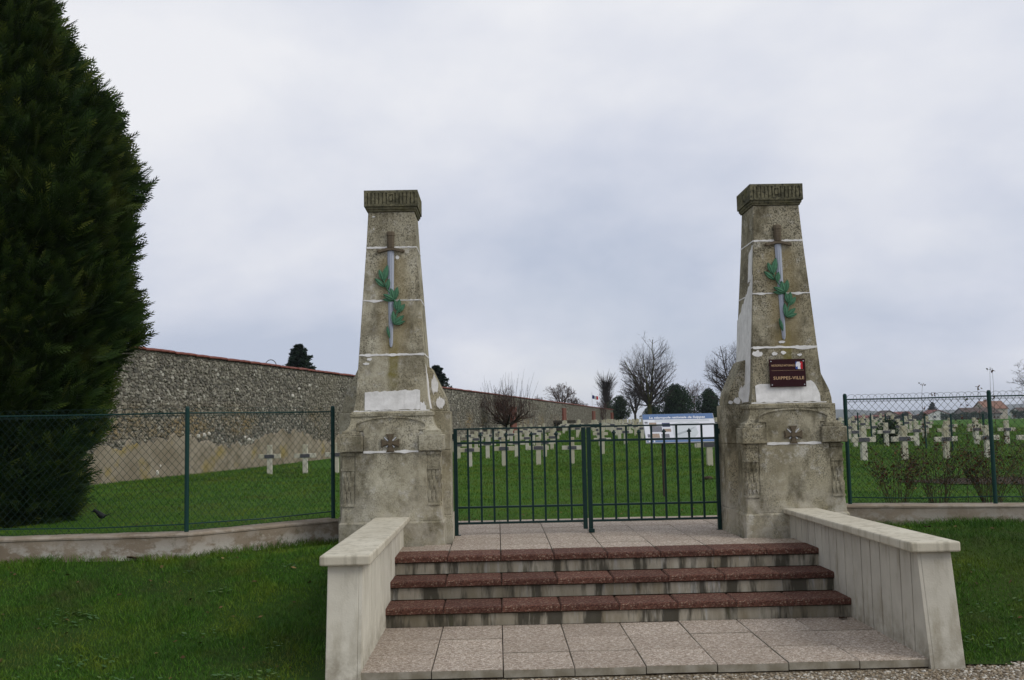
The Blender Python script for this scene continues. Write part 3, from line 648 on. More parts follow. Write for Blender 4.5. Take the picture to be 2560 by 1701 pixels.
# ------------------------------------------------------------------ name plaque
M_plq = flat('maroon_gloss_plate', (.026,.003,.004), .22, .18, 0, .08)
M_gold = flat('gold_lettering', (.60,.40,.22), .5, .3)
pq = thing('name_plaque', (2.075, 1.40-half(1.55)-.022, 1.548), 'maroon name plaque with gold lettering and tricolour emblem on the pillar', 'plaque')
pq.rotation_euler[0] = R(-2.6)
MB().prism([(-.192, 0), (.192, 0), (.192, .295), (-.192, .295)], lambda a, z, d: (a, -d, z), 0, .012).build('plate', M_plq, pq, .003)
def ptext(txt, size, x, z, wd, mat, name, parent, bold=0):
    o = textmesh(name, txt, size, mat, parent, 0, bold, wd, .001, 1.12); o.rotation_euler = (R(90), 0, 0); o.location = (x, -.0132, z); return o
ptext('SUIPPES-VILLE', .046, .008, .092, .325, M_gold, 'lettering', pq, .0004)
ptext('NECROPOLE NATIONALE', .030, -.046, .226, .245, M_gold, 'lettering', pq, .0002)
MB().prism([(-.17, .173), (.172, .173), (.172, .1745), (-.17, .1745)], lambda a, z, d: (a, -d, z), .0125, .0135).build('rule_line', M_gold, pq)
MW, MBl, MRd = flat('emblem_white', (.72,.72,.75), .4), flat('emblem_blue', (.012,.06,.30), .4), flat('emblem_red', (.50,.012,.02), .4)
em = MB(); fq = lambda a, z, d: (.088+a*.074, -d, .186+z*.078)
em.cur = 0; em.prism([(0, 0), (1, 0), (1, 1), (0, 1)], fq, .0125, .0140)
em.cur = 1; em.prism([(0, 0), (.30, 0), (.28, .40), (.05, .28), (0, .5)], fq, .0142, .0150); em.prism([(0, .5), (.06, .75), (.16, .92), (.22, 1), (0, 1)], fq, .0142, .0150)
em.cur = 2; em.prism([(.72, 0), (1, 0), (1, 1), (.64, 1), (.64, .82), (.80, .72), (.70, .62), (.68, .4)], fq, .0142, .0150)
em.build('emblem', [MW, MBl, MRd], pq)
for a in (-.172, .172):
    for z in (.022, .272): MB().prism([(a+.006*math.cos(q), z+.006*math.sin(q)) for q in np.linspace(0, 6.283, 9)[:-1]], lambda u, v, d: (u, -d, v), .0122, .017).build('screw', M_silver, pq)

# ------------------------------------------------------------------ gate
YG = 1.66
def gate_leaf(x0, x1, label, hinge, bars, latch):
    t = thing('gate_leaf', (hinge, YG, 0), label, 'gate', 'two leaves of the entrance gate'); X = lambda x: x-hinge
    b = lambda x_0, x_1, z0, z1, hy=.014: MB().box(X(x_0), X(x_1), -hy, hy, z0, z1)
    inner = x1 if hinge == x0 else x0
    s = 1 if hinge == x0 else -1
    e0, e1 = sorted((hinge, hinge+s*.042)); b(e0, e1, .004, 1.176, .021).build('stile', M_green, t, .003)
    MB().box(X(e0)-.01, X(e1)+.025, -.03, .03, .0015, .008).build('foot_plate', M_green, t)
    i0, i1 = sorted((inner, inner-s*.046)); b(i0, i1, .045, 1.165, .021).build('stile', M_green, t, .003)
    r0, r1 = min(e1, i1), max(e0, i0)
    for z0, z1, hy in ((1.162, 1.180, .022), (1.003, 1.027, .013), (.294, .316, .013), (.120, .144, .013)): b(r0-.001, r1+.001, z0, z1, hy).build('rail', M_green, t, .003, seg=1)
    for x, full in bars:
        q = b(x-.011, x+.011, .143, 1.163 if full else 1.075, .010).build('bar', M_green, t)
        if not full:
            f = MB(); cx = X(x); pr = [(1.070, .014), (1.076, .016), (1.080, .013), (1.088, .012), (1.090, .026), (1.096, .027), (1.108, .021), (1.116, .011), (1.124, .008), (1.130, .003)]
            f.loft([[(cx+r*math.cos(2*math.pi*k/10), r*math.sin(2*math.pi*k/10), z) for k in range(10)] for z, r in pr]).build('finial', M_green, q, smooth=True)
    for z in (1.09, .22):
        h0, h1 = sorted((X(hinge-s*.028), X(hinge+s*.008))); MB().box(h0, h1, -.016, .016, z-.03, z+.03).build('hinge', M_green, t, .004)
    if latch:
        l = MB().box(X(-.205), X(.148), -.026, .012, 1.172, 1.197); l.box(X(-.20), X(-.01), -.03, -.027, 1.178, 1.19)
        l.build('latch_bar', M_green, t, .004); MB().sphere((X(.143), -.008, 1.196), .018, 10, 6).build('latch_knob', M_green, t, smooth=True)
    else:
        MB().box(X(-.018), X(.046), -.038, .022, .006, .045).build('drop_bolt_box', M_green, t, .003)
    return t
LX = [-1.34, -1.198, -1.057, -.912, -.772, -.629, -.489, -.352, -.201]; RX = [.143, .291, .430, .573, .712, .853, .993, 1.136, 1.276]
gate_leaf(-1.50, -.028, 'dark green gate leaf hinged beside the pillar without a plaque, carrying the latch bar', -1.50, [(x, i % 2 == 0) for i, x in enumerate(LX)], True)
gate_leaf(-.014, 1.462, 'dark green gate leaf hinged beside the plaque pillar, in front of the information board', 1.462, [(x, i % 2 == 0) for i, x in enumerate(RX)], False)

# ------------------------------------------------------------------ low walls and chain-link fences
def dirn(a, b): d = np.array(b)-np.array(a); return d/np.linalg.norm(d)
def plinth(path, zt, label):
    t = thing('plinth_wall', (path[0][0], path[0][1], 0), label, 'low wall', 'low concrete walls under the fences')
    o = np.array(path[0]); Pn = [np.array(q) for q in path]; pts = []
    for k, (a, b) in enumerate(zip(Pn, Pn[1:])):
        m = int(max(2, min(60, np.linalg.norm(b-a)/.12)))
        for i in range(m): pts.append(a+(b-a)*i/m)
    pts.append(Pn[-1]); rings = []; rr = random.Random(3)
    for i, p in enumerate(pts):
        d = dirn(pts[max(i-1, 0)], pts[min(i+1, len(pts)-1)]); n = np.array((-d[1], d[0])); n = n if n[1] > 0 else -n
        q = lambda s_, z: (p[0]+n[0]*s_-o[0], p[1]+n[1]*s_-o[1], z+rr.uniform(-.003, .003)); fr = -.13+rr.uniform(-.003, .003)
        rings.append([q(fr, -.4), q(.12, -.4), q(.12, zt-.004), q(.10, zt), q(fr+.022, zt), q(fr-.004, zt-.016), q(fr-.004, zt-.03), q(fr+.004, zt-.04)])
    MB().loft(rings).build('wall_section', M_oldcon, t, smooth=False)
    return t
plinth(FENCE_L[1:2]+FENCE_L[2:6], .222, 'low stained concrete wall below the fence by the tall conifer')
plinth([(2.60, 1.79)]+FENCE_R[1:6], .245, 'low stained concrete wall below the fence with the rose bushes')

def chain_fence(path, posts, zb, zt, label, extra):
    """path: 2-D polyline; wires are real thin prisms, the upper edge closed by a row of overlapping loops"""
    t = thing('chain_link_fence', (path[0][0], path[0][1], zb), label, 'fence'); o = np.array(path[0])
    Hf = zt-zb
    for (x, y) in posts:
        m = MB(); m.loft([[(x-o[0]+r*math.cos(2*math.pi*k/10), y-o[1]+r*math.sin(2*math.pi*k/10), z) for k in range(10)] for z, r in [(-.01, .0225), (Hf+.005, .0225), (Hf+.018, .019), (Hf+.026, .010)]])
        m.build('post', M_fgreen, t, smooth=False)
    tr = MB(); br = MB(); wm_v = []; wm_f = []; lm = MB()
    def wire(p, q, r):
        p = np.array(p); q = np.array(q); dd = q-p; L_ = np.linalg.norm(dd)
        if L_ < 1e-4: return
        dd /= L_; a = np.cross(dd, (0, 0, 1.)); na = np.linalg.norm(a); a = a/na if na > .01 else np.array((1., 0, 0)); b = np.cross(dd, a); i = len(wm_v)
        for c in (p, q):
            for k in range(3): wm_v.append(c+r*(a*math.cos(2.094*k)+b*math.sin(2.094*k)))
        for k in range(3): j = (k+1) % 3; wm_f.append((i+k, i+j, i+3+j, i+3+k))
    for k, (a, b) in enumerate(zip(path, path[1:])):
        a = np.array(a)-o; b = np.array(b)-o; d = dirn(a, b); L_ = np.linalg.norm(b-a); n = np.array((-d[1], d[0])); n = n if n[1] < 0 else -n   # towards the street
        P3 = lambda s, z, off=0.: (a[0]+d[0]*s+n[0]*off, a[1]+d[1]*s+n[1]*off, z)
        sag = lambda s: .012*math.sin(math.pi*min(1, s/L_))
        rail_z = Hf-.040
        tr.tube([P3(0, rail_z), P3(L_/2, rail_z-.004), P3(L_, rail_z)], .0085, 6)
        br.tube([P3(0, .075), P3(L_*.3, .066), P3(L_/2, .062), P3(L_*.75, .070), P3(L_, .078)], .0065, 5)
        for zz in (rail_z-.022, rail_z-.031, .018): wire(P3(0, zz, .008), P3(L_, zz, .008), .0015)
        cw, chh = .0725, .083; z0, z1 = .010, rail_z-.004; sl_ = chh/cw
        ns = int((L_+(z1-z0)/sl_)/cw)+2
        for i in range(-int((z1-z0)/sl_/cw)-2, ns):
            for sg in (1, -1):
                s0 = i*cw if sg > 0 else i*cw+(z1-z0)/sl_
                # s = s0 + sg*(z-z0)/slope ; clip to [0,L]
                zz = [z0, z1]; ss = [s0, s0+sg*(z1-z0)/sl_]
                lo_t, hi_t = 0., 1.; ds = ss[1]-ss[0]
                if ds == 0: continue
                ta, tb = sorted(((0-ss[0])/ds, (L_-ss[0])/ds)); lo_t = max(lo_t, ta); hi_t = min(hi_t, tb)
                if hi_t <= lo_t: continue
                # knit: split the wire into short runs that alternate in front of and behind their neighbours
                nseg = max(1, int((hi_t-lo_t)*(z1-z0)/chh*1.0)); last = None
                for q in range(nseg+1):
                    tt = lo_t+(hi_t-lo_t)*q/nseg; pt = P3(ss[0]+ds*tt, z0+(z1-z0)*tt, .006+.0025*(1 if (q+(sg > 0)) % 2 else -1))
                    if last is not None: wire(last, pt, .0019)
                    last = pt
        for i in range(int(L_/cw)):
            c = i*cw+cw; w_ = cw*.78; last = None
            for q in range(11):
                an = math.pi*q/10; pt = P3(min(L_, max(0, c-w_*math.cos(an))), rail_z-.004+.058*math.sin(an)**.8, .006+.003*math.cos(an))
                if last is not None: wire(last, pt, .0019)
                last = pt
            for sg in (-1, 1):
                pt0 = P3(min(L_, max(0, c+sg*w_)), rail_z-.004, .006); pt1 = P3(min(L_, max(0, c+sg*w_*.6)), rail_z-.050, .006); wire(pt0, pt1, .0019)
    tr.build('top_rail', M_fgreen, t); br.build('bottom_rail', M_fgreen, t)
    npmesh('wire_mesh', np.array(wm_v), np.array(wm_f), M_wire, t)
    return t
chain_fence([(-2.84, 1.66), (-4.10, .55), (-5.9, .42), (-7.7, .35)], [(-2.84, 1.66), (-4.10, .55), (-5.95, .418), (-7.7, .35)], .222, 1.435, 'green chain-link fence with looped top in front of the tall conifer', 0)
chain_fence([(2.93, 1.72), (4.41, 1.40), (5.9, 1.18), (7.4, .97)], [(2.93, 1.72), (4.41, 1.40), (5.9, 1.18), (7.4, .97)], .245, 1.455, 'green chain-link fence with looped top in front of the rose bushes', 0)

# ------------------------------------------------------------------ information board
ib = thing('information_board', (1.69, 6.62, 0), 'tilted information board with blue header on a brown post', 'sign')
M_post = flat('brown_post', (.048,.030,.022), .7, .3)
MB().box(-.03, .03, -.03, .03, -.05, .87).build('post', M_post, ib, .004)
MB().box(-.05, .55, .02, .06, .84, .875).build('bracket', M_post, ib)
bw = 1.19; bd = Vector((0, .42, .47)); bl_ = bd.length; bdn = bd/bl_; bn = Vector((0, -bdn.z, bdn.y))
B0 = Vector((-.305, -.16, .862))
fb = lambda a, v, d: tuple(B0+Vector((a, 0, 0))+bdn*v+bn*d)
M_bwhite = flat('board_print_white', (.66,.67,.70), .35, .4, 0, .04); M_bblue = flat('board_blue', (.095,.165,.31), .35, .4, 0, .05); M_bpale = flat('board_map_pale', (.52,.55,.56), .35, .4, 0, .1)
M_bgrey = flat('board_photo_grey', (.16,.16,.18), .35, .4, 0, .6, 40); M_bsep = flat('board_photo_sepia', (.32,.24,.18), .35, .4, 0, .5, 40); M_balu = flat('board_edge', (.30,.30,.31), .4, .5); M_bdark = flat('board_dark_box', (.06,.065,.12), .35, .4)
br_ = lambda n, mat, a0, a1, v0, v1, d: MB().prism([(a0, v0), (a1, v0), (a1, v1), (a0, v1)], fb, d-.0012, d).build(n, mat, ib)
MB().prism([(0, 0), (bw, 0), (bw, bl_), (0, bl_)], fb, -.022, 0).build('board', M_balu, ib, .006)
br_('print_sheet', M_bwhite, .012, bw-.012, .010, bl_-.010, .002)
br_('blue_header', M_bblue, .012, bw-.012, bl_-.125, bl_-.008, .004); br_('blue_footer', M_bblue, .020, bw-.020, .014, .055, .004)
br_('footer_logo', M_bwhite, .045, .095, .020, .050, .0055); br_('footer_logo', M_bwhite, .13, .15, .018, .052, .0055)
for (a0, a1, v0, v1, m_) in [(.10,.30,.235,.36,M_bgrey),(.31,.44,.34,.43,M_bdark),(.10,.22,.36,.44,M_bsep),(.32,.44,.235,.30,M_bsep),(.10,.24,.11,.20,M_bsep),(.27,.40,.11,.19,M_bgrey),(.045,.085,.12,.19,M_bgrey),(.03,.08,.42,.46,M_bgrey)]: br_('photo_print', m_, a0, a1, v0, v1, .004)
MB().prism([(.47,.09),(.80,.09),(.88,.2),(.86,.33),(.93,.42),(.80,.45),(.70,.42),(.60,.44),(.48,.40),(.47,.25)], fb, .0028, .004).build('map_print', M_bpale, ib)
MB().prism([(.52,.15),(.70,.22),(.82,.30),(.84,.33),(.70,.26),(.52,.19)], fb, .0042, .0052).build('map_print', flat('board_map_shade', (.36,.39,.40), .35), ib)
for v in (.455, .470, .485): br_('caption_line', M_bpale, .20, 1.10, v, v+.006, .004)
tx = textmesh('board_title', 'La nécropole nationale de Suippes', .062, M_bwhite, ib, .25, .0022, .93, .0006)
tx.matrix_local = Matrix.Translation(Vector(fb(.575, bl_-.088, .0056))) @ Matrix(((1, 0, 0), (0, bdn.y, bn.y), (0, bdn.z, bn.z))).to_4x4()

# ------------------------------------------------------------------ long rubble wall
W0 = np.array((-10.398, 15.882)); WD = np.array((.25861, .96598)); WN = np.array((WD[1], -WD[0]))   # along, towards the graves
WT = lambda s: 3.36-.0093*s
def wp(s, d, z): p = W0+WD*s+WN*d; return (p[0], p[1], z)
S0, S1 = -9., 86.6
wl = thing('rubble_wall', tuple(W0)+(0,), 'long grey rubble boundary wall with red tile coping along the graves', 'wall')
OFF = np.array((W0[0], W0[1], 0))
def wall_mat():
    g = G('rubble_mortar', .95, .1); W = g.world(); f = g.noise(1.3, 6, .65, W); c = g.mix(g.ramp(f, (.35, 0), (.65, 1)), (.15,.132,.10), (.235,.21,.165))
    v = g.voro(9, g.map(scale=(1,1,1.35), src=W)); sc_ = g.n('ShaderNodeSeparateColor'); g.l(v, sc_.inputs[0]); c = g.mix(.72, c, g.ramp(sc_.outputs[0], (0, (.085,.078,.062)), (.4, (.19,.172,.135)), (.8, (.27,.245,.195)), (1, (.42,.39,.33))))
    d = g.voro(9, g.map(scale=(1,1,1.35), src=W), 'DISTANCE_TO_EDGE', 'Distance'); c = g.mix(g.mr(d, 0, .09, .75, 0), c, (.075,.068,.052))
    g.color(c); g.bump(g.math('ADD', g.mr(d, 0, .2), g.noise(30, 4, .6, W)), .9, .04); return g.m
M_wall = wall_mat()
V = []; m = MB(); rings = []
for s in np.linspace(S0, S1, 60):
    z = WT(s); rings.append([tuple(np.array(q)-OFF) for q in (wp(s, 0, -.6), wp(s, -.45, -.6), wp(s, -.45, z), wp(s, 0, z))])
m.loft(rings).build('wall_body', M_wall, wl)
def rub_mat():
    g = G('rubble_stones', .95, .12); r = g.rand(); W = g.world()
    c = g.ramp(r, (0, (.085,.080,.068)), (.22, (.135,.126,.104)), (.5, (.190,.176,.142)), (.75, (.24,.222,.178)), (.95, (.30,.28,.228)), (1, (.42,.40,.34)))
    t = g.noise(.55, 4, .6, W); X = g.xyz(W); band = g.math('MULTIPLY', g.mr(X[2], .9, 1.2), g.mr(X[2], 1.5, 2.1, 1, 0))
    c = g.mix(g.math('MULTIPLY', g.mr(t, .48, .62, 0, .6), band), c, (.27,.185,.075))
    tan = g.noise(.22, 3, .5, g.map(loc=(5,2,1), src=W)); c = g.mix(g.mr(tan, .45, .65, 0, .45), c, (.20,.18,.125))
    g.color(c); g.bump(g.noise(35, 5, .65, W), .6, .02); return g.m
M_rub = rub_mat()
def rubble(s0, s1, cs, cz, zlo, name, keepfn=None):
    ns = int((s1-s0)/cs); nz = int(3.5/cz); i, j = np.meshgrid(np.arange(ns), np.arange(nz)); i = i.ravel(); j = j.ravel(); n = len(i)
    s = s0+(i+.5*(j % 2)+rng.uniform(-.35, .35, n))*cs; z = zlo+(j+rng.uniform(-.35, .35, n))*cz; ok = (z < WT(s)-.03-cz*.3)
    if keepfn is not None: ok &= keepfn(s, z)
    s, z = s[ok], z[ok]; n = len(s); K = 6; a = np.arange(K)*2*np.pi/K
    rs = cs*rng.uniform(.33, .64, n); rz = cz*rng.uniform(.36, .66, n); jit = rng.uniform(.5, 1.35, (n, K)); h = rng.uniform(.006, .036, n); tl = rng.uniform(-.4, .4, n)
    ds = rs[:, None]*np.cos(a+tl[:, None])*jit; dz = rz[:, None]*np.sin(a+tl[:, None])*jit
    def ring(k, d): return np.stack([s[:, None]+ds*k, np.broadcast_to(d[:, None], (n, K)) + (0 if k > .9 else rng.uniform(-.006, .006, (n, K))), z[:, None]+dz*k], 2)
    A = ring(1., np.full(n, -.01)); B = ring(.9, h*.8); Cc = np.stack([s, h*1.05, z], 1)[:, None]
    Q = np.concatenate([A, B, Cc], 1).reshape(-1, 3)
    P = np.c_[Q[:, 0]*WD[0]+Q[:, 1]*WN[0], Q[:, 0]*WD[1]+Q[:, 1]*WN[1], Q[:, 2]]
    base = (np.arange(n)*(2*K+1))[:, None, None]; k = np.arange(K); k1 = (k+1) % K
    F = np.concatenate([np.stack([k, k1, K+k1], 1), np.stack([k, K+k1, K+k], 1), np.stack([K+k, K+k1, np.full(K, 2*K)], 1)])[None]+base
    o = npmesh(name, P, F.reshape(-1, 3), M_rub, wl); return tag(o, 'rough grey and tan flint rubble', kind='stuff')
rubble(-7, 22, .135, .095, -.15, 'rubble_stones'); rubble(22, 60, .19, .135, -.15, 'rubble_stones')
for (s, z, r) in [(3.35, 1.08, .13), (3.62, 1.12, .10), (3.05, 1.06, .12), (5.9, .90, .12), (6.15, .86, .09), (5.7, .98, .09), (1.05, .12, .16), (1.2, .30, .10), (9.4, 2.6, .10), (10.2, 2.75, .10), (5.2, 2.45, .11), (8.9, 2.35, .12)]:
    q = MB().sphere((0, 0, 0), r*.7, 9, 6, (1, .55, .8)); q.v = [(a*random.uniform(.85, 1.1), b*random.uniform(.8, 1.1), c*random.uniform(.85, 1.1)) for a, b, c in q.v]
    o = q.build('stone', flat('pale_flint', (.58,.55,.48), .85, .2, 0, .2, 12) if 'pale_flint' not in bpy.data.materials else bpy.data.materials['pale_flint'], wl); o.location = tuple(np.array(wp(s, .01, z))-OFF)
def rend_mat():
    g = G('old_render', .95, .1); W = g.world(); f = g.noise(1.1, 6, .65, W); c = g.mix(g.ramp(f, (.35, 0), (.65, 1)), (.19,.158,.108), (.30,.26,.195))
    ye = g.noise(1.0, 4, .6, g.map(loc=(1,5,3), src=W)); c = g.mix(g.mr(ye, .58, .68, 0, .65), c, (.27,.20,.04)); dk = g.noise(2.6, 5, .65, g.map(loc=(8,1,2), src=W)); c = g.mix(g.mr(dk, .54, .70, 0, .7), c, (.115,.095,.062))
    g.color(c); g.bump(g.noise(25, 5, .7, W), .5, .02); return g.m
cols = []; q = 0
m = MB(); rings = []
for s in np.arange(-7, 19, .09):
    q = .8*q+.2*random.uniform(-1, 1); zt = .93+.16*math.sin(s*.9)+.45*q+.5*float(sstep(12, 17, s)); zt = max(.35, zt)
    if 5.4 < s < 6.3: zt = min(zt, .78)
    rings.append([tuple(np.array(p)-OFF) for p in (wp(s, .0, -.4), wp(s, .055, -.4), wp(s, .055+random.uniform(-.006, .006), zt*.5), wp(s, .045, zt-.03), wp(s, .012, zt), wp(s, 0., zt))])
m.loft(rings).build('lower_render', rend_mat(), wl, smooth=False)
# red coping tiles
M_tile = G('red_coping_tile', .8, .2); M_tile.color(M_tile.mix(M_tile.noise(2.2, 5, .6, M_tile.world()), (.11,.034,.024), (.20,.066,.044))); M_tile = M_tile.m
tv = []; tf = []; n_t = 0
t0 = MB(); prof = [(-.50, -.02), (-.30, .055), (-.18, .06), (0.02, .025), (.07, -.015), (.06, -.035), (-.49, -.05)]
cop = MB(); st = .34; s = S0; k = 0
while s < S1:
    lift = random.uniform(-.008, .012); d0 = random.uniform(-.012, .012)
    cop.loft([[tuple(np.array(wp(s+e_, a+d0, WT(s)+.035+b+lift+(.014 if e_ > .1 else 0)))-OFF) for a, b in prof] for e_ in (0, st*1.03)]); s += st
tag(cop.build('coping', M_tile, wl), 'row of weathered red clay coping tiles')
M_brick = G('brick_pier', .9, .15); _b = M_brick.n('ShaderNodeTexBrick'); M_brick.l(M_brick.map(scale=(1,1,1)), _b.inputs[0]); _b.inputs['Color1'].default_value = (.15,.045,.03,1); _b.inputs['Color2'].default_value = (.22,.075,.05,1); _b.inputs['Mortar'].default_value = (.20,.15,.12,1); _b.inputs['Scale'].default_value = 4; M_brick.color(M_brick.mix(.35, _b.outputs[0], M_brick.mix(M_brick.noise(6), (.09,.03,.022), (.20,.07,.05)))); M_brick = M_brick.m
for s, zt in [(40.2, 2.35), (57.6, 2.45), (72.8, 2.33), (85.3, 2.25)]:
    a = np.array(wp(s-.62, 0, 0))-OFF; b = np.array(wp(s+.62, 0, 0))-OFF; n_ = np.array((*WN, 0))
    m = MB(); m.loft([[tuple(p+np.array((0, 0, z))) for p in (a-n_*.1, b-n_*.1, b+n_*.16, a+n_*.16)] for z in (-.3, zt)]); m.build('brick_pier', M_brick, wl, .02)

# ------------------------------------------------------------------ grave crosses
def cross_mat():
    g = G('pale_concrete_cross', .85, .2); f = g.noise(5, 5, .6); r = g.orand(); c = g.mix(g.ramp(f, (.3, 0), (.7, 1)), (.47,.445,.36), (.60,.575,.48)); c = g.mix(g.mr(r, .3, 1, 0, .5), c, (.36,.315,.19))
    X = g.xyz(); up_ = g.mr(X[2], .35, .75); c = g.mix(g.math('MULTIPLY', up_, g.mr(g.noise(8, 4), .42, .65, 0, .65)), c, (.25,.205,.09)); g.color(c); g.bump(g.noise(40), .3, .01); return g.m
M_cross = cross_mat(); M_plate = flat('grey_name_plate', (.075,.072,.082), .5, .4, 0, .25, 30)
def mk_cross():
    s_ = MB(); hw = .068; s_.box(-hw, hw, -.052, .052, -.12, .805); me = s_
    t = link('grave_cross', None); o = s_.build('upright', M_cross, t, .006, seg=1)
    MB().box(-.295, .295, -.046, .046, .435, .555).build('arm', M_cross, t, .006, seg=1)
    MB().box(-.131, .131, -.064, -.0525, .448, .545).build('name_plate', M_plate, t)
    return t
proto = mk_cross(); first = [True]
def put_cross(x, y, label, group):
    if first[0]: o = proto; first[0] = False
    else:
        o = proto.copy(); COL.objects.link(o)
        for ch in proto.children:
            c = ch.copy(); COL.objects.link(c); c.parent = o; c.matrix_parent_inverse = ch.matrix_parent_inverse.copy()
    o.location = (x, y, float(g_in(x, y))); o.rotation_euler = (random.uniform(-.015, .015), random.uniform(-.015, .015), random.uniform(-.04, .04)+.03); s = random.uniform(.97, 1.04); o.scale = (s, s, s)
    tag(o, label, 'cross', group)
nth = ['first', 'second', 'third', 'fourth', 'fifth', 'sixth', 'seventh', 'eighth', 'ninth', 'tenth', 'eleventh', 'twelfth', 'thirteenth', 'fourteenth', 'fifteenth']
def wall_x(y): return W0[0]+WD[0]*(y-W0[1])/WD[1]
def cross_vis(x, y):
    t = (x-CX)/(y-CY); px = (t-.0171)
    return (-.17 < t < .25) or (.345 < t < .60)
ncross = 0
for k in range(14):
    yr = 19.2+5.6*k; off = .17 if k % 2 == 0 else -.36
    for n_ in range(-9, 26):
        x = off+1.01*n_
        if x < wall_x(yr)+1.6 or not cross_vis(x, yr): continue
        if k == 0 and 1.4 < x: continue
        if k == 1 and (.9 < x < 2.4 or 3.0 < x): continue
        if k >= 2 and 1.75 < x < 2.75: continue
        if x > 6.0 and k < 4: continue
        if k >= 4 and x > 5 and x/yr > .27: continue
        put_cross(x+random.uniform(-.03, .03), yr+random.uniform(-.06, .06), 'pale grave cross with grey name plate, in the %s row behind the closed gate' % nth[k], '%s row of crosses behind the gate' % nth[k]); ncross += 1
for x, y in [(-7.25, 17.6), (-6.28, 17.6), (-5.42, 17.5)]: put_cross(x, y, 'white-fronted grave cross on the lawn between the rubble wall and the chain-link fence', 'crosses beside the rubble wall')
put_cross(3.98, 13.7, 'lone pale grave cross standing just beyond the information board', 'crosses beyond the board'); put_cross(6.1, 25.5, 'grave cross half hidden behind the lone cross beyond the information board', 'crosses beyond the board')
for k, (y, x0, n_) in enumerate([(14.6, 7.98, 6), (23.5, 10.05, 7), (29.7, 13.1, 6), (36, 15.0, 5), (42, 16.8, 5), (49, 19.0, 4)]):
    for i in range(n_): put_cross(x0+1.03*i+random.uniform(-.03, .03), y+random.uniform(-.05, .05), 'pale grave cross seen over the rose bushes, in the %s row behind the fence' % nth[k], '%s row of crosses behind the rose bushes' % nth[k])
print('crosses', ncross)
# stone monument slab at the far side
M_dst = flat('dark_weathered_stone', (.055,.047,.036), .9, .15, 0, .4, 5)
mn = thing('stone_table', (4.0, 68, float(g_in(4, 68))), 'dark flat-topped stone table monument among the crosses by the wall', 'monument')
MB().box(-1.25, 1.2, -.5, .5, .62, .84).build('table_top', M_dst, mn, .04); MB().box(-.25, .35, -.35, .35, -.1, .62).build('pedestal', M_dst, mn, .03)
# stone litter clod on the lawn
cl = MB().sphere((0, 0, 0), .075, 9, 6, (1.3, 1, .6)); cl.v = [(a*random.uniform(.8, 1.2), b*random.uniform(.8, 1.2), c*random.uniform(.7, 1.2)+.02) for a, b, c in cl.v]
o = cl.build('soil_clod', M_soil, None, smooth=False); o.location = (3.05, 9.6, float(g_in(3.05, 9.6))); tag(o, 'small dark clod of earth on the lawn below the information board', 'clod')

# ------------------------------------------------------------------ trees
def segs_mesh(name, S, mat, parent, K=4):
    """S: array (n,8) p0 p1 r0 r1 -> tubes"""
    S = np.array(S); p0, p1, ra, rb = S[:, :3], S[:, 3:6], S[:, 6], S[:, 7]; d = p1-p0; d /= np.maximum(np.linalg.norm(d, axis=1), 1e-6)[:, None]
    ref = np.where(np.abs(d[:, 2:3]) < .9, np.array([[0, 0, 1.]]), np.array([[1., 0, 0]])); a = np.cross(d, ref); a /= np.linalg.norm(a, axis=1)[:, None]; b = np.cross(d, a)
    an = np.arange(K)*2*np.pi/K; c, s = np.cos(an)[None, :, None], np.sin(an)[None, :, None]
    A = p0[:, None]+ra[:, None, None]*(a[:, None]*c+b[:, None]*s); B = p1[:, None]+rb[:, None, None]*(a[:, None]*c+b[:, None]*s)
    V = np.concatenate([A, B], 1).reshape(-1, 3); k = np.arange(K); k1 = (k+1) % K
    F = np.stack([k, k1, K+k1, K+k], 1)[None]+(np.arange(len(S))*2*K)[:, None, None]
    return npmesh(name, V, F.reshape(-1, 4), mat, parent, smooth=True)
def grow(rr, S, p, d, L_, r, lev, maxlev, P):
    """recursive branching with a gentle upward bend"""
    n = max(2, int(P['seg'])); q = np.array(p, float); dd = np.array(d, float); pts = [(q.copy(), r)]
    for i in range(n):
        dd = dd+rr.normal(0, P['wob'], 3)+np.array((0, 0, P['upl'][min(lev, len(P['upl'])-1)])); dd /= np.linalg.norm(dd)
        q2 = q+dd*L_/n; ra = r*(1-.75*i/n); rb = r*(1-.75*(i+1)/n); S[lev].append((*q, *q2, ra, max(rb, P['rmin']))); q = q2; pts.append((q.copy(), rb))
        if lev < maxlev:
            nb = P['nb'][lev]; cnt = int(nb/n+rr.random()) if i >= P['start'][lev]*n-.001 else 0
            for _ in range(cnt):
                t = rr.normal(0, 1, 3); t -= dd*(t@dd); t /= np.linalg.norm(t); sp_ = P['spread'][lev]*rr.uniform(.75, 1.25); nd = dd*math.cos(sp_)+t*math.sin(sp_)
                f = 1-.55*(i+1)/n; base = q-dd*L_/n*rr.random()
                grow(rr, S, base, nd, L_*P['len'][lev]*(.45+.75*f)*rr.uniform(.75, 1.2), max(rb*P['rr'], P['rmin']), lev+1, maxlev, P)
M_bark = flat('grey_brown_bark', (.060,.048,.036), .95, .1, 0, .35, 6); M_bark2 = flat('mossy_bark', (.075,.072,.022), .95, .1, 0, .35, 4); M_twig = flat('bare_twigs', (.052,.040,.034), .95, .1, 0, .25, 3); M_twigr = flat('reddish_twigs', (.085,.052,.040), .95, .1, 0, .25, 3)
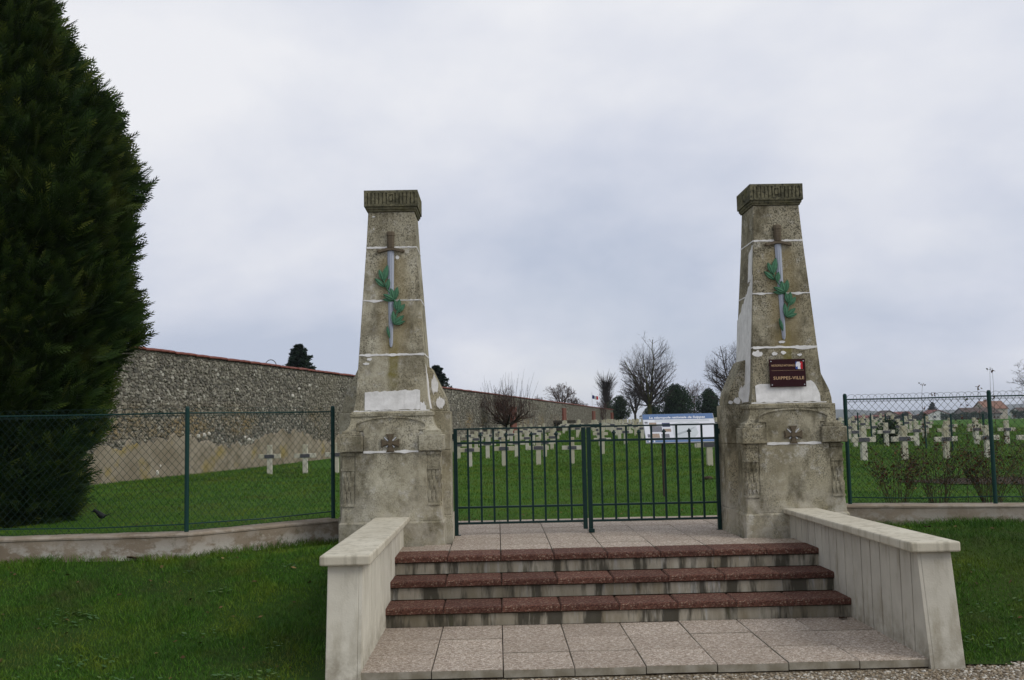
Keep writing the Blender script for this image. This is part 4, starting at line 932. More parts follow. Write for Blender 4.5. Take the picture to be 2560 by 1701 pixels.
def bare_tree(loc, trunk_h, r, crown, label, seed, P, mat_t=M_bark, mat_c=M_twig, name='bare_tree', group=None, sd=True):
    rr = np.random.default_rng(seed); S = [[] for _ in range(6)]; t = thing(name, loc, label, 'tree', group)
    S[0].append((0, 0, -.3, 0, 0, trunk_h, r*1.15, r)); 
    for k in range(P['main']):
        a = 2*np.pi*(k+rr.uniform(-.3, .3))/P['main']; sp_ = P['msp']*rr.uniform(.35, 1.2) if k else .06
        grow(rr, S, (0, 0, trunk_h*rr.uniform(.92, 1.0)), (math.cos(a)*math.sin(sp_), math.sin(a)*math.sin(sp_), math.cos(sp_)), crown*(rr.uniform(.8, 1.05) if not P.get('lead') else (1. if k == 0 else rr.uniform(.6, .86))), r*.62, 1, P['max'], P)
    if P.get('ell'):
        zc, rx, rz = P['ell']
        for lv_ in range(1, 6): S[lv_] = [q for q in S[lv_] if (q[3]/rx)**2+(q[4]/rx)**2+((q[5]-zc)/rz)**2 < 1+rr.normal(0, .10)]
    A = S[0]+S[1]; B = sum(S[2:], [])
    segs_mesh('trunk', A, mat_t, t, 6); 
    if B: segs_mesh('crown', B, mat_c, t, 3)
    return t
PB = dict(seg=5, wob=.09, upl=[0, .05, .06, .05, .03], nb=[0, 14, 11, 8], start=[0, .1, .05, .05], spread=[0, .75, .75, .7], len=[0, .55, .5, .5], rr=.6, rmin=.007, main=8, msp=.85, max=4)
gz = lambda x, y: float(g_in(x, y))
bare_tree((16.2, 100, gz(16.2, 100)), 2.0, .24, 8.0, 'tall spreading leafless tree with a mossy trunk behind the crosses', 3, dict(PB, lead=1, main=5, msp=.50, seg=7, nb=[0, 22, 10, 6], rmin=.005, start=[0, .0, .05, .05], spread=[0, .95, .6, .65], len=[0, .66, .42, .5], ell=(6.3, 3.3, 4.5)), M_bark2, M_twig)
PBs = dict(PB, nb=[0, 9, 8, 6], main=6, rmin=.010)
bare_tree((14.7, 101, gz(14.7, 101)), 1.4, .14, 2.9, 'small leafless tree beside the big mossy-trunked tree', 5, PBs)
bare_tree((24.8, 96, gz(24.8, 96)), 2.2, .22, 6.6, 'leafless tree partly hidden by the plaque pillar', 8, dict(PB, lead=1, main=5, msp=.50, seg=7, nb=[0, 20, 9, 6], rmin=.005, start=[0, .0, .05, .05], spread=[0, .95, .6, .65], len=[0, .66, .42, .5], ell=(5.3, 3.2, 3.9)))
bare_tree((24.5, 116, gz(24.5, 116)), 1.0, .08, 3.6, 'slender pale leafless tree between the two dark evergreens', 9, dict(PBs, msp=.35, rmin=.008), M_twigr, M_twigr)
bare_tree((7.8, 122, gz(7.8, 122)), 2.5, .2, 2.9, 'round-headed leafless tree rising behind the rubble wall', 11, dict(PBs, msp=1.0, nb=[0, 9, 8, 6], rmin=.014), M_twigr, M_twigr)
bare_tree((5.2, 128, gz(5.2, 128)), 1.8, .12, 2.2, 'low bushy leafless tree just showing over the rubble wall', 12, dict(PBs, rmin=.012), M_twigr, M_twigr)
bare_tree((9.9, 124, gz(9.9, 124)), 1.8, .10, 1.9, 'reddish leafless bush beside the round-headed tree, above the wall', 14, dict(PBs, rmin=.014), M_twigr, M_twigr)
# pollard: thick knuckled stem with a brush of straight shoots
rr = np.random.default_rng(21); pl = thing('pollarded_tree', (12.7, 112, gz(12.7, 112)), 'pollarded tree with knuckled black stem and a brush of shoots', 'tree'); A = []; B = []
for z0, z1, r0, r1 in [(-.3, 2.2, .32, .36), (2.2, 3.6, .42, .28), (3.6, 5.0, .28, .38), (5.0, 5.6, .34, .2)]: A.append((0, 0, z0, rr.normal(0, .06), 0, z1, r0, r1))
for k in range(6):
    a = rr.uniform(0, 6.28); A.append((0, 0, 4.6, .45*math.cos(a), .45*math.sin(a), 5.3+rr.uniform(0, .4), .16, .14))
for k in range(520):
    z = rr.uniform(1.8, 5.5); a = rr.uniform(0, 6.28); e_ = rr.uniform(.35, 1.1)*(1 if z > 4 else .75); L_ = rr.uniform(.8, 1.9) if z > 4 else rr.uniform(.5, 1.4); d = np.array((math.cos(a)*math.sin(e_), math.sin(a)*math.sin(e_), math.cos(e_))); p = np.array((.25*math.cos(a), .25*math.sin(a), z))
    q = p+d*L_*.5+np.array((0, 0, .06)); B.append((*p, *q, .022, .016)); B.append((*q, *(q+d*L_*.5+np.array((0, 0, .18))), .016, .009))
segs_mesh('trunk', A, flat('black_bark', (.030,.024,.02), .95, .1, 0, .3, 5), pl, 8); segs_mesh('crown', B, M_twig, pl, 3)
# old fruit tree by the wall
ft = bare_tree((-.38, 47.5, gz(-.38, 47.5)), .75, .17, 1.7, 'gnarled low fruit tree with tall straight water shoots against the rubble wall', 17, dict(PB, main=8, msp=1.1, nb=[0, 11, 10, 5], max=4, upl=[0, .10, .16, .12], rmin=.006), flat('dark_fruit_bark', (.040,.033,.022), .95, .1, 0, .3, 6), M_twigr, 'fruit_tree')
B = []; rr = np.random.default_rng(4)
for k in range(70):
    a = rr.uniform(0, 6.28); R0 = rr.uniform(.2, 1.5); p = np.array((R0*math.cos(a), R0*math.sin(a)*.6, rr.uniform(1.1, 1.9))); H_ = rr.uniform(.9, 2.2); d = np.array((rr.normal(0, .12)+.12*math.cos(a), rr.normal(0, .1), 1)); q = p+d*H_*.5; B.append((*p, *q, .011, .008)); B.append((*q, *(q+d*H_*.5+rr.normal(0, .04, 3)), .008, .004))
segs_mesh('water_shoots', B, M_twig, ft, 3)
bare_tree((10.0, 91, gz(10, 91)), .35, .05, 2.1, 'thin leafless shrub by the end of the rubble wall', 19, dict(PBs, msp=.35, main=9, nb=[0, 5, 3, 2], rmin=.012), M_twigr, M_twigr, 'bare_shrub')
bare_tree((121.5, 205, gz(121.5, 205)), 2.5, .3, 9.5, 'tall leafless tree at the end of the hedge beyond the houses', 23, dict(PB, rmin=.03, nb=[0, 8, 7, 5]), M_bark, M_twig)
bare_tree((129, 212, gz(129, 212)), 2.5, .3, 9.5, 'second leafless tree at the end of the hedge beyond the houses', 24, dict(PB, rmin=.03, nb=[0, 8, 7, 5]), M_bark, M_twig)

def foliage_mat(name, a, b, c3, rough=.7):
    g = G(name, rough, .15); r = g.rand(); c = g.ramp(r, (0, a), (.6, b), (1, c3)); W = g.world(); n_ = g.noise(1.4, 4, .6, W); c = g.mix(g.mr(n_, .5, .7, 0, .5), c, g.mix(.5, c, (c3[0]*1.4, c3[1]*1.1, c3[2]))); g.color(c); return g.m
M_ever = foliage_mat('evergreen_leaves', (.012,.028,.012), (.020,.046,.018), (.034,.064,.022)); M_core = flat('crown_core_shade', (.012,.017,.009), .95, .05)  # core colour near black: shade inside the crowns is put into it
M_pine = foliage_mat('pine_needles', (.020,.040,.022), (.034,.062,.032), (.060,.090,.040))
def leafy(loc, H_, prof, n, ls, mat, label, seed, name='evergreen_tree', tr=.14, lump=.3, group=None, aspect=.45, outw=.6):
    """evergreen: leaf faces spread through a lumpy shell round a dark core painted as crown shade; prof = [(z fraction, radius)]"""
    rr = np.random.default_rng(seed); t = thing(name, loc, label, 'tree', group)
    segs_mesh('trunk', [(0, 0, -.3, 0, 0, H_*.5, tr, tr*.7), (0, 0, H_*.5, 0, 0, H_*.93, tr*.7, tr*.15)], M_bark, t, 7)
    zf = np.array([p[0] for p in prof]); rf = np.array([p[1] for p in prof])
    z = rr.random(n*3); rad = np.interp(z, zf, rf); ok = rr.random(len(z)) < (rad+.08*rf.max())/(rf.max()*1.08); z = z[ok][:n]; m_ = len(z); a = rr.uniform(0, 2*np.pi, m_)
    ph = rr.uniform(0, 6.28, 8)
    lm = 1+lump*(.5*np.sin(3*a+ph[0]+4*z)+.4*np.sin(5*a+ph[1]-9*z)+.4*np.sin(17*z+ph[2]+2*np.sin(2*a))+.35*np.sin(8*a+23*z+ph[3]))
    r_ = np.interp(z, zf, rf)*lm*(1-.40*rr.random(m_)**2.2)
    P = np.c_[r_*np.cos(a), r_*np.sin(a), z*H_]
    out_ = np.c_[np.cos(a), np.sin(a), np.full(m_, .5)]; d = out_*outw+rr.normal(0, .5, (m_, 3)); d /= np.linalg.norm(d, axis=1)[:, None]; s_ = np.cross(d, rr.normal(0, 1, (m_, 3))); s_ /= np.linalg.norm(s_, axis=1)[:, None]
    l = ls*rr.uniform(.6, 1.3, m_)[:, None]; V = np.stack([P-s_*l*aspect*.3, P+d*l*.5-s_*l*aspect*.5, P+d*l, P+d*l*.5+s_*l*aspect*.5], 1).reshape(-1, 3)
    F = np.arange(m_*4).reshape(-1, 4); npmesh('crown', V, F, mat, t)
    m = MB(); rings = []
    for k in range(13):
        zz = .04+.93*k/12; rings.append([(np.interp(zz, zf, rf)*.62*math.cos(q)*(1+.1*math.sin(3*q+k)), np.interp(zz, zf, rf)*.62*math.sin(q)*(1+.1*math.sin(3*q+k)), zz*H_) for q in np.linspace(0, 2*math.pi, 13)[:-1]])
    m.loft(rings).build('shade_core', M_core, t); return t
leafy((20.1, 105, gz(20, 105)), 4.9, [(0, 1.6), (.15, 2.0), (.45, 2.05), (.7, 1.75), (.88, 1.1), (1, .25)], 11000, .20, M_ever, 'broad dark evergreen with a domed crown behind the information board', 31)
leafy((24.7, 108, gz(24.7, 108)), 4.4, [(0, 1.3), (.2, 1.5), (.55, 1.4), (.8, .95), (1, .2)], 7000, .20, M_ever, 'smaller dark evergreen close to the plaque pillar', 32)
leafy((18.3, 112, gz(18, 112)), 2.6, [(0, .8), (.3, 1.1), (.7, .9), (1, .2)], 2500, .2, M_ever, 'low dark bush between the mossy-trunked tree and the evergreens', 35, 'evergreen_bush')
leafy((13.6, 106, gz(13.6, 106)), 3.7, [(0, .15), (.2, .3), (.35, 1.0), (.55, 1.15), (.8, .8), (1, .15)], 3200, .26, M_pine, 'loose grey-green pine by the end of the rubble wall', 33, 'pine_tree', lump=.5, aspect=.3)
leafy((12.3, 104, gz(12.3, 104)), 2.4, [(0, .3), (.3, .7), (.7, .6), (1, .1)], 1400, .22, M_pine, 'small pine sapling at the very end of the rubble wall', 36, 'pine_tree', lump=.5, aspect=.3)
M_fir = foliage_mat('fir_needles', (.010,.022,.014), (.016,.034,.020), (.028,.048,.028))
def fir(loc, H_, Rm, label, seed, tiers=24):
    """conifer with separate drooping boughs so that sky shows between them"""
    rr = np.random.default_rng(seed); t = thing('fir_tree', loc, label, 'tree'); S = []; P = []; D = []
    segs_mesh('trunk', [(0, 0, -.3, 0, 0, H_*.97, .16*H_/7, .02)], M_bark, t, 6)
    for k in range(tiers):
        z = H_*(.12+.87*k/(tiers-1)); R_ = Rm*(1-(z/H_))**.75+.12
        for b in range(int(12-5*k/tiers)):
            a = rr.uniform(0, 6.28); L_ = R_*rr.uniform(.6, 1.15); nseg = 6
            for i in range(nseg):
                f = (i+.5)/nseg; p = np.array((math.cos(a)*L_*f, math.sin(a)*L_*f, z+.25*L_*(f*f)-.12*L_*f))
                m_ = 34; q = p+rr.normal(0, .13*L_*(1.15-f)*.8+.03, (m_, 3))*np.array((1, 1, .55)); P.append(q); D.append(np.array((math.cos(a), math.sin(a), .45))+rr.normal(0, .5, (m_, 3)))
    P = np.concatenate(P); D = np.concatenate(D); D /= np.linalg.norm(D, axis=1)[:, None]; n = len(P); s_ = np.cross(D, rr.normal(0, 1, (n, 3))); s_ /= np.linalg.norm(s_, axis=1)[:, None]; l = H_*.032*rr.uniform(.6, 1.3, n)[:, None]
    V = np.stack([P-s_*l*.12, P+D*l*.5-s_*l*.22, P+D*l, P+D*l*.5+s_*l*.22], 1).reshape(-1, 3); npmesh('crown', V, np.arange(n*4).reshape(-1, 4), M_fir, t); return t
fir((-15.1, 60, 0), 7.05, 3.1, 'dark ragged conifer rising above the middle of the rubble wall', 41)
fir((-5.35, 61, .2), 5.25, 2.2, 'dark conifer peeping over the wall just beside the gate pillar', 42)
fir((195, 425, -1.5), 8.5, 4.2, 'dark broad conifer beside the white gabled house', 43)

# ------------------------------------------------------------------ big conifer behind the fence
XT, YT = -8.3, 4.8
TP = np.array([(-.3, 1.15), (.28, 1.42), (.83, 1.58), (1.38, 1.68), (1.81, 1.82), (2.25, 1.90), (2.69, 2.06), (3.1, 2.20), (3.7, 2.06), (4.34, 2.14), (4.86, 2.08), (5.44, 2.0), (5.9, 1.84), (6.33, 1.50), (7.1, 1.18), (7.63, .90), (8.5, .55), (9.4, .1)])
TP[:, 1] = np.maximum(TP[:, 1]-.36, .04)
big = thing('conifer_tree', (XT, YT, 0), 'huge dense dark green conifer with feathery sprays behind the chain-link fence', 'tree')
def conifer_mat():
    g = G('cypress_sprays', .7, .12); at_ = g.n('ShaderNodeAttribute'); at_.attribute_name = 'tint'; r = at_.outputs['Fac']; c = g.ramp(r, (0, (.009,.020,.005)), (.40, (.021,.042,.007)), (.72, (.050,.080,.012)), (1, (.140,.160,.028)))
    W = g.world(); n_ = g.noise(2.2, 4, .6, W); c = g.mix(g.mr(n_, .48, .70, 0, .55), c, (.020,.052,.012)); q = g.noise(1.1, 3, .5, g.map(loc=(4,2,8), src=W)); c = g.mix(g.mr(q, .54, .7, 0, .5), c, (.062,.068,.010)); g.color(c); return g.m
M_cyp = conifer_mat()
def frond():
    T = []
    def tw(b, d, L_, w_):
        b = np.array(b); d = np.array(d)/np.linalg.norm(d); n_ = np.array((-d[1], d[0])); m_ = b+d*L_*.45; T.append((b-n_*w_*.5, m_+n_*w_, b+d*L_)); T.append((b+n_*w_*.5, b+d*L_, m_-n_*w_))
    tw((0, 0), (1, 0), 1., .034)
    for i in range(6):
        x = .12+.135*i; L_ = .46*(1-.68*i/6)
        for s in (-1, 1): tw((x, 0), (math.cos(.66), s*math.sin(.66)), L_, .030)
    return np.array(T)
FR = frond(); nT = len(FR)
def sprays(n, seed):
    rr = np.random.default_rng(seed); z = rr.uniform(-.25, 9.3, n); rad = np.interp(z, TP[:, 0], TP[:, 1]); ok = rr.random(n) < (rad+.1)/2.3; z = z[ok]; m_ = len(z); a = rr.uniform(0, 2*np.pi, m_)
    lm = 1+.045*np.sin(4*a+1+2.1*z)+.05*np.sin(7*a-3.3*z+2)+.05*np.sin(5.1*z+1.3*np.sin(3*a))+.03*np.sin(11*a+7*z)
    r_ = np.interp(z, TP[:, 0], TP[:, 1])*lm-rr.exponential(.11, m_)+.03
    ca, sa = np.cos(a), np.sin(a); P = np.c_[r_*ca, r_*sa, z]; el = rr.normal(.30, .30, m_); tw_ = rr.normal(0, .42, m_)
    d = np.c_[np.cos(a+tw_)*np.cos(el), np.sin(a+tw_)*np.cos(el), np.sin(el)]
    s0 = np.cross(d, np.array([[0, 0, 1.]])); s0 /= np.linalg.norm(s0, axis=1)[:, None]; n0 = np.cross(s0, d); ro = rr.uniform(-1.3, 1.3, m_)[:, None]; s_ = s0*np.cos(ro)+n0*np.sin(ro); n_ = np.cross(s_, d)
    L_ = rr.uniform(.16, .42, m_)[:, None, None, None]; U = FR[None, :, :, 0:1]*L_; Vv = FR[None, :, :, 1:2]*L_
    bend = .30*U*U/L_-.12*U+.25*np.abs(Vv)*rr.uniform(-1, .4, (m_, 1, 1, 1))
    Q = P[:, None, None, :]+U*d[:, None, None, :]+Vv*s_[:, None, None, :]+bend*np.array((0, 0, 1.))
    tint = np.clip(rr.normal(.36, .21, m_)[:, None, None]+.42*(FR[None, :, :, 0]-.55)+.0*U[..., 0], 0, 1)
    return Q.reshape(-1, 3), tint.ravel()
Q, tn = sprays(40000, 5); o = npmesh('crown', Q, np.arange(len(Q)).reshape(-1, 3), M_cyp, big); at = o.data.attributes.new('tint', 'FLOAT', 'POINT'); at.data.foreach_set('value', tn.astype(np.float32))
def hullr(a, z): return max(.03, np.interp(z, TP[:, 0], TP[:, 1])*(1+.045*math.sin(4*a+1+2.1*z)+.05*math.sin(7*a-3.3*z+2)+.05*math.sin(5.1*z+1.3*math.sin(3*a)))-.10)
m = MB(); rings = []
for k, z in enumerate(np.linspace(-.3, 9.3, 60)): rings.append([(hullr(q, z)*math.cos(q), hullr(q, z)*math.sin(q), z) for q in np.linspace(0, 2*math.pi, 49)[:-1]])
m.loft(rings).build('inner_hull', flat('hull_dark_green', (.018,.034,.008), .9, .05, 0, .6, 9), big)  # closed dark hull added inside the crown to block light
segs_mesh('trunk', [(0, 0, -.3, 0, 0, 4, .28, .2), (0, 0, 4, 0, 0, 9, .2, .03)], M_bark, big, 8)

# ------------------------------------------------------------------ blackbird
bd_ = thing('blackbird', (-6.62, 4.70, float(g_in(-6.62, 4.7))), 'small black bird standing on the lawn beside the conifer', 'bird')
m = MB(); K = 12; rings = []
for (x_, z_, rw, rh) in [(-.150, .128, .002, .002), (-.128, .128, .006, .006), (-.118, .132, .016, .017), (-.098, .136, .023, .024), (-.076, .128, .024, .025), (-.055, .106, .032, .034), (-.02, .085, .042, .044), (.02, .072, .041, .040), (.055, .066, .028, .026), (.078, .070, .018, .012), (.12, .082, .016, .006), (.165, .097, .017, .004), (.17, .098, .012, .002)]:
    rings.append([(x_+.35*rh*math.cos(2*math.pi*k/K)*.0, rw*math.sin(2*math.pi*k/K), z_+rh*math.cos(2*math.pi*k/K)) for k in range(K)])
m.loft(rings).build('body', flat('black_feathers', (.008,.008,.009), .6, .25, 0, .2), bd_, smooth=True)
for s in (-1, 1): MB().tube([(.005, s*.016, .045), (.012, s*.017, .022), (.000, s*.018, .002), (-.025, s*.020, .001)], .0035, 5).build('leg', flat('bird_leg', (.05,.035,.02), .6), bd_)
bd_.rotation_euler[2] = R(8); bd_.scale = (.85, .95, 1.15)

# ------------------------------------------------------------------ rose bushes and bed
M_stem = flat('rose_stem', (.075,.050,.024), .8, .2, 0, .4, 9); g = G('rose_leaves', .6, .2); g.color(g.ramp(g.rand(), (0, (.055,.012,.008)), (.3, (.10,.022,.010)), (.5, (.04,.035,.012)), (.8, (.03,.05,.012)), (1, (.13,.07,.02)))); M_rleaf = g.m
def rose(x, y, H_, spread, n, label, seed, tall=()):
    rr = np.random.default_rng(seed); t = thing('rose_bush', (x, y, gz(x, y)), label, 'bush', 'rose bushes behind the fence'); S = []; LP = []
    def stem(p, d, L_, r, lev):
        q = np.array(p, float); d = np.array(d, float); n_ = 5
        for i in range(n_):
            d = d+rr.normal(0, .10, 3)+np.array((0, 0, .04)); d /= np.linalg.norm(d); q2 = q+d*L_/n_; S.append((*q, *q2, r*(1-.12*i), r*(1-.12*(i+1)))); q = q2
            if q[2] > .22 and rr.random() < np.clip(1.5-q[2]*1.1, .3, 1) and rr.random() < (.55 if lev else .32): LP.append((q+rr.normal(0, .02, 3), d))
            if lev < 2 and i > 0 and rr.random() < (.62 if lev == 0 else .4):
                a = rr.uniform(0, 6.28); stem(q, d+np.array((math.cos(a), math.sin(a), .2))*.8, L_*rr.uniform(.28, .55), r*.6, lev+1)
    for k in range(n):
        a = rr.uniform(0, 6.28); e_ = spread*rr.uniform(.2, 1.1); stem((.09*math.cos(a), .05*math.sin(a), -.03), (math.cos(a)*e_, math.sin(a)*e_*.7, 1), H_*rr.uniform(.45, 1.05), .0045, 0)
    for (dx_, h_) in tall:
        p = np.array((dx_, 0, 0.)); d = np.array((rr.normal(0, .03), 0, 1.))
        for i in range(8): q = p+d*h_/8+np.array((rr.normal(0, .008), 0, 0)); S.append((*p, *q, .004-.0003*i, .0037-.0003*i)); p = q
        for q_ in range(4): LP.append((p+rr.normal(0, .012, 3), rr.normal(0, 1, 3)))
        for q_ in range(6): LP.append((p*np.array((1, 1, rr.uniform(.5, .95))), rr.normal(0, 1, 3)))
    segs_mesh('stems', S, M_stem, t, 4); V = []; F = []
    for p, d in LP:
        for q in range(rr.integers(1, 4)):
            u = rr.normal(0, 1, 3)+np.array((0, 0, .2)); u /= np.linalg.norm(u); v = np.cross(u, rr.normal(0, 1, 3)); v /= np.linalg.norm(v); l = rr.uniform(.020, .038); b = p+rr.normal(0, .012, 3); i = len(V)
            V += [b, b+u*l*.5+v*l*.32, b+u*l, b+u*l*.5-v*l*.32]; F.append((i, i+1, i+2, i+3))
    tag(npmesh('leaves', np.array(V), np.array(F), M_rleaf, t), kind='stuff'); return t
rose(3.80, 2.55, .66, .45, 22, 'rose bush with dark red leaves nearest the plaque pillar', 51)
rose(4.33, 2.60, .78, .42, 24, 'rose bush with one tall thin stem topping the fence, second from the plaque pillar', 52, [(-.12, 1.46), (-.03, 1.30)])
rose(4.93, 2.50, .84, .42, 28, 'densest rose bush with tall leaf-tipped shoots, behind the fence post', 53, [(.02, 1.62), (.10, 1.60), (-.08, 1.40), (-.28, 1.25)])
rose(5.55, 2.75, .82, .40, 22, 'rose bush beyond the fence post, farthest from the plaque pillar', 54)
bed = []; rb = np.random.default_rng(8)
for k in range(40):
    a = 2*math.pi*k/40; r_ = 1+.10*math.sin(3*a)+.06*math.sin(7*a+1); bx, by = 7.6+2.0*r_*math.cos(a), 6.2+.95*r_*math.sin(a)+.0; bed.append((bx, by, float(g_in(bx, by))+.018))
mbd = MB(); c0 = (7.6, 6.2, float(g_in(7.6, 6.2))+.05); mbd.add([c0]+bed, [(0, 1+k, 1+(k+1) % 40) for k in range(40)]); tag(mbd.build('planting_bed', M_soil), 'strip of dark bare soil in the lawn behind the rose bushes', kind='structure')
S = []
for k in range(900):
    a = rb.uniform(0, 6.28); r_ = math.sqrt(rb.random()); p = np.array((7.6+1.95*r_*math.cos(a), 6.2+.9*r_*math.sin(a), 0)); p[2] = gz(p[0], p[1])+.01; d = rb.normal(0, 1, 3); d[2] = abs(d[2])*.8; d *= rb.uniform(.04, .16)/np.linalg.norm(d); S.append((*p, *(p+d), .004, .002))
tag(segs_mesh('dead_stems', S, M_twig, None, 3), 'low dead plant stems on the bare soil bed', 'plants', kind='stuff')

# ------------------------------------------------------------------ boundary fence, hedges, houses, flag, lamp, hill
bf = thing('boundary_fence', (29, 15, gz(29, 15)), 'far green post and wire fence along the side of the cemetery', 'fence')
tl = [2114.5, 2142.2, 2174.8, 2212, 2256.9, 2310.9, 2377, 2459]; prev = None
for i, sx in enumerate(tl):
    d = 43-2.57*i; tt = (sx-1280)/2422+.0171; x, y = CX+tt*d, CY+d; z = gz(x, y); p = Vector((x-29, y-15, z-gz(29, 15)))
    MB().loft([[(p.x+.03*math.cos(q), p.y+.03*math.sin(q), p.z+h_) for q in np.linspace(0, 6.283, 7)[:-1]] for h_ in (-.1, 1.08)]).build('post', M_fgreen, bf)
    if prev is not None:
        for h_ in (.1, .55, 1.03): MB().tube([prev+Vector((0, 0, h_)), p+Vector((0, 0, h_))], .004, 3).build('wire', M_wire, bf)
    prev = p
M_roofr, M_roofb, M_rooft = flat('red_tile_roof', (.17,.060,.045), .85, .15, 0, .3, 1.5), flat('brown_tile_roof', (.085,.058,.045), .85, .15, 0, .3, 1.5), flat('tan_tile_roof', (.22,.115,.075), .85, .15, 0, .3, 1.5)
M_hw, M_hc, M_hg = flat('white_render', (.62,.61,.58), .9), flat('cream_render', (.45,.39,.31), .9), flat('grey_render', (.20,.185,.17), .9); M_pane = flat('window_glass', (.03,.035,.04), .15, .5); M_frame = flat('window_frame', (.55,.55,.54), .6)
def house(x0, x1, y0, dep, zb, eave, ridge, wm, rm, label, gable, nwin=2, door=True, chim=False):
    t = thing('house', ((x0+x1)/2, y0, zb), label, 'house', 'houses beyond the field'); W_ = (x1-x0)/2; e_ = eave-zb; r_ = ridge-zb; ov = .4
    m = MB(); m.box(-W_, W_, 0, dep, -1.5, e_)
    if gable: m.prism([(-W_, e_), (W_, e_), (0, r_-.15)], lambda a, z, d: (a, d, z), .001, dep)
    else: m.prism([(0, e_), (dep, e_), (dep/2, r_-.15)], lambda a, z, d: (d, a, z), -W_, W_)
    m.build('wall', wm, t)
    m = MB(); k_ = (r_-e_)
    if gable:
        for s in (-1, 1): m.prism([(s*(W_+ov), e_-k_*ov/W_), (0, r_), (0, r_+.22), (s*(W_+ov), e_-k_*ov/W_+.22)], lambda a, z, d: (a, d, z), -ov, dep+ov)
    else:
        for a0 in (-ov, dep+ov): m.prism([(a0, e_-k_*ov/(dep/2)), (dep/2, r_), (dep/2, r_+.22), (a0, e_-k_*ov/(dep/2)+.22)], lambda a, z, d: (d, a, z), -W_-ov, W_+ov)
    ro = m.build('roof', rm, t)
    if chim: MB().box(-W_*.4-.3, -W_*.4+.3, dep*.45, dep*.6, r_-.6, r_+.9).build('chimney', rm, ro)
    for k in range(nwin):
        cx = -W_*.62+W_*1.24*(k+.5)/nwin; wn = MB().box(cx-.6, cx+.6, -.04, .02, e_*.45, e_*.45+1.1).build('window', M_frame, t); MB().box(cx-.5, cx+.5, -.06, -.042, e_*.45+.1, e_*.45+1.0).build('pane', M_pane, wn)
    if door: MB().box(W_*.70-.5, W_*.70+.5, -.05, .02, 0, min(2.1, e_*.9)).build('door', M_hg, t)
    return t
house(181.2, 190.8, 400, 9, -1.3, 1.5, 3.35, M_hw, M_roofr, 'white gabled house with red-brown roof across the field', True, 2, True)
house(150, 163, 396, 8, -1.4, .35, 1.55, M_hc, M_roofr, 'low cream house with long red roof across the field', False, 3)
house(160.5, 171.5, 402, 9, -1.4, .9, 3.5, M_hc, M_roofb, 'house with steep brown roof behind the dark thicket across the field', True, 1, False)
house(169.5, 178.5, 408, 8, -1.4, 1.1, 2.8, M_hc, M_roofr, 'cream house with red roof beside the white gabled one', False, 2)
house(196, 210.5, 396, 11, -1.4, 1.6, 3.9, M_hg, M_roofb, 'long grey barn with a broad brown roof across the field', False, 2, True)
house(210.5, 220, 408, 11, -1.4, 3.6, 6.7, M_hc, M_rooft, 'large house with a tall tan roof behind the barn', False, 3, False, True)
house(226, 238, 408, 9, -1.4, 1.8, 3.6, M_hw, M_roofb, 'pale low house at the end of the row across the field', False, 2)
def hedge(pts, h, wd, label, seed, mat=M_ever):
    rr = np.random.default_rng(seed); t = thing('hedge', (*pts[0], 0), label, 'hedge'); P = []
    for (a, b) in zip(pts, pts[1:]):
        a = np.array(a); b = np.array(b); L_ = np.linalg.norm(b-a); n = int(L_*260); s_ = rr.random(n)[:, None]; q = a+(b-a)*s_; nrm = np.array((-(b-a)[1], (b-a)[0]))/L_; q = q+nrm*rr.uniform(-wd, wd, n)[:, None]; z = h*rr.random(n)**.6*(1+.10*np.sin(s_[:, 0]*L_*1.7)+.06*np.sin(s_[:, 0]*L_*4.1)); P.append(np.c_[q, z-1.6+.1])
    P = np.concatenate(P)-np.array((*pts[0], 0)); n = len(P); d = rr.normal(0, 1, (n, 3)); d /= np.linalg.norm(d, axis=1)[:, None]; s_ = np.cross(d, rr.normal(0, 1, (n, 3))); s_ /= np.linalg.norm(s_, axis=1)[:, None]; l = .38*rr.uniform(.6, 1.4, n)[:, None]
    npmesh('foliage', np.stack([P-s_*l*.4, P+d*l*.6-s_*l*.3, P+d*l, P+d*l*.3+s_*l*.5], 1).reshape(-1, 3), np.arange(n*4).reshape(-1, 4), mat, t); return t
hedge([(177, 378), (191, 378)], 3.0, .9, 'clipped dark hedge in front of the white gabled house', 1); hedge([(190, 386), (200, 386)], 3.4, 1.0, 'dark hedge joining the white gabled house and the barn', 2); hedge([(207, 380), (246, 372)], 3.6, 1.2, 'long dark hedge in front of the tan-roofed house', 3)
M_thick = foliage_mat('winter_thicket', (.022,.022,.012), (.038,.036,.018), (.060,.052,.026))
hedge([(152, 388), (172, 388)], 2.6, 1.5, 'brown winter thicket in front of the red-roofed houses', 4, M_thick); hedge([(118, 372), (150, 384)], 2.0, 1.5, 'brown winter hedge at the far end of the field', 5, M_thick)
leafy((172.3, 384, -1.6), 4.3, [(0, 1.8), (.3, 2.1), (.7, 1.3), (1, .15)], 1800, .45, M_ever, 'dark green cone-shaped bush among the houses', 61, 'evergreen_bush'); leafy((166, 386, -1.6), 4.4, [(0, 2.4), (.4, 2.6), (.8, 1.6), (1, .3)], 1800, .5, M_thick, 'big rounded brown bush in front of the steep brown roof', 62, 'winter_bush')
leafy((214, 376, -1.6), 4.8, [(0, 3.0), (.4, 3.2), (.8, 2.0), (1, .3)], 1800, .5, M_thick, 'rounded brown bush before the tan-roofed house', 63, 'winter_bush')
leafy((12.8, 24.9, gz(12.8, 24.9)), .9, [(0, .3), (.4, .45), (.8, .3), (1, .08)], 700, .09, M_ever, 'low clipped evergreen shrub beyond the plaque pillar', 64, 'evergreen_shrub', tr=.03)
fl = thing('flagpole', (11.52, 118, gz(11.5, 118)), 'white flagpole with a tricolour flag beyond the end of the wall', 'flag')
MB().tube([(0, 0, -.3), (0, 0, 4.6)], .03, 6).build('pole', M_frame, fl)
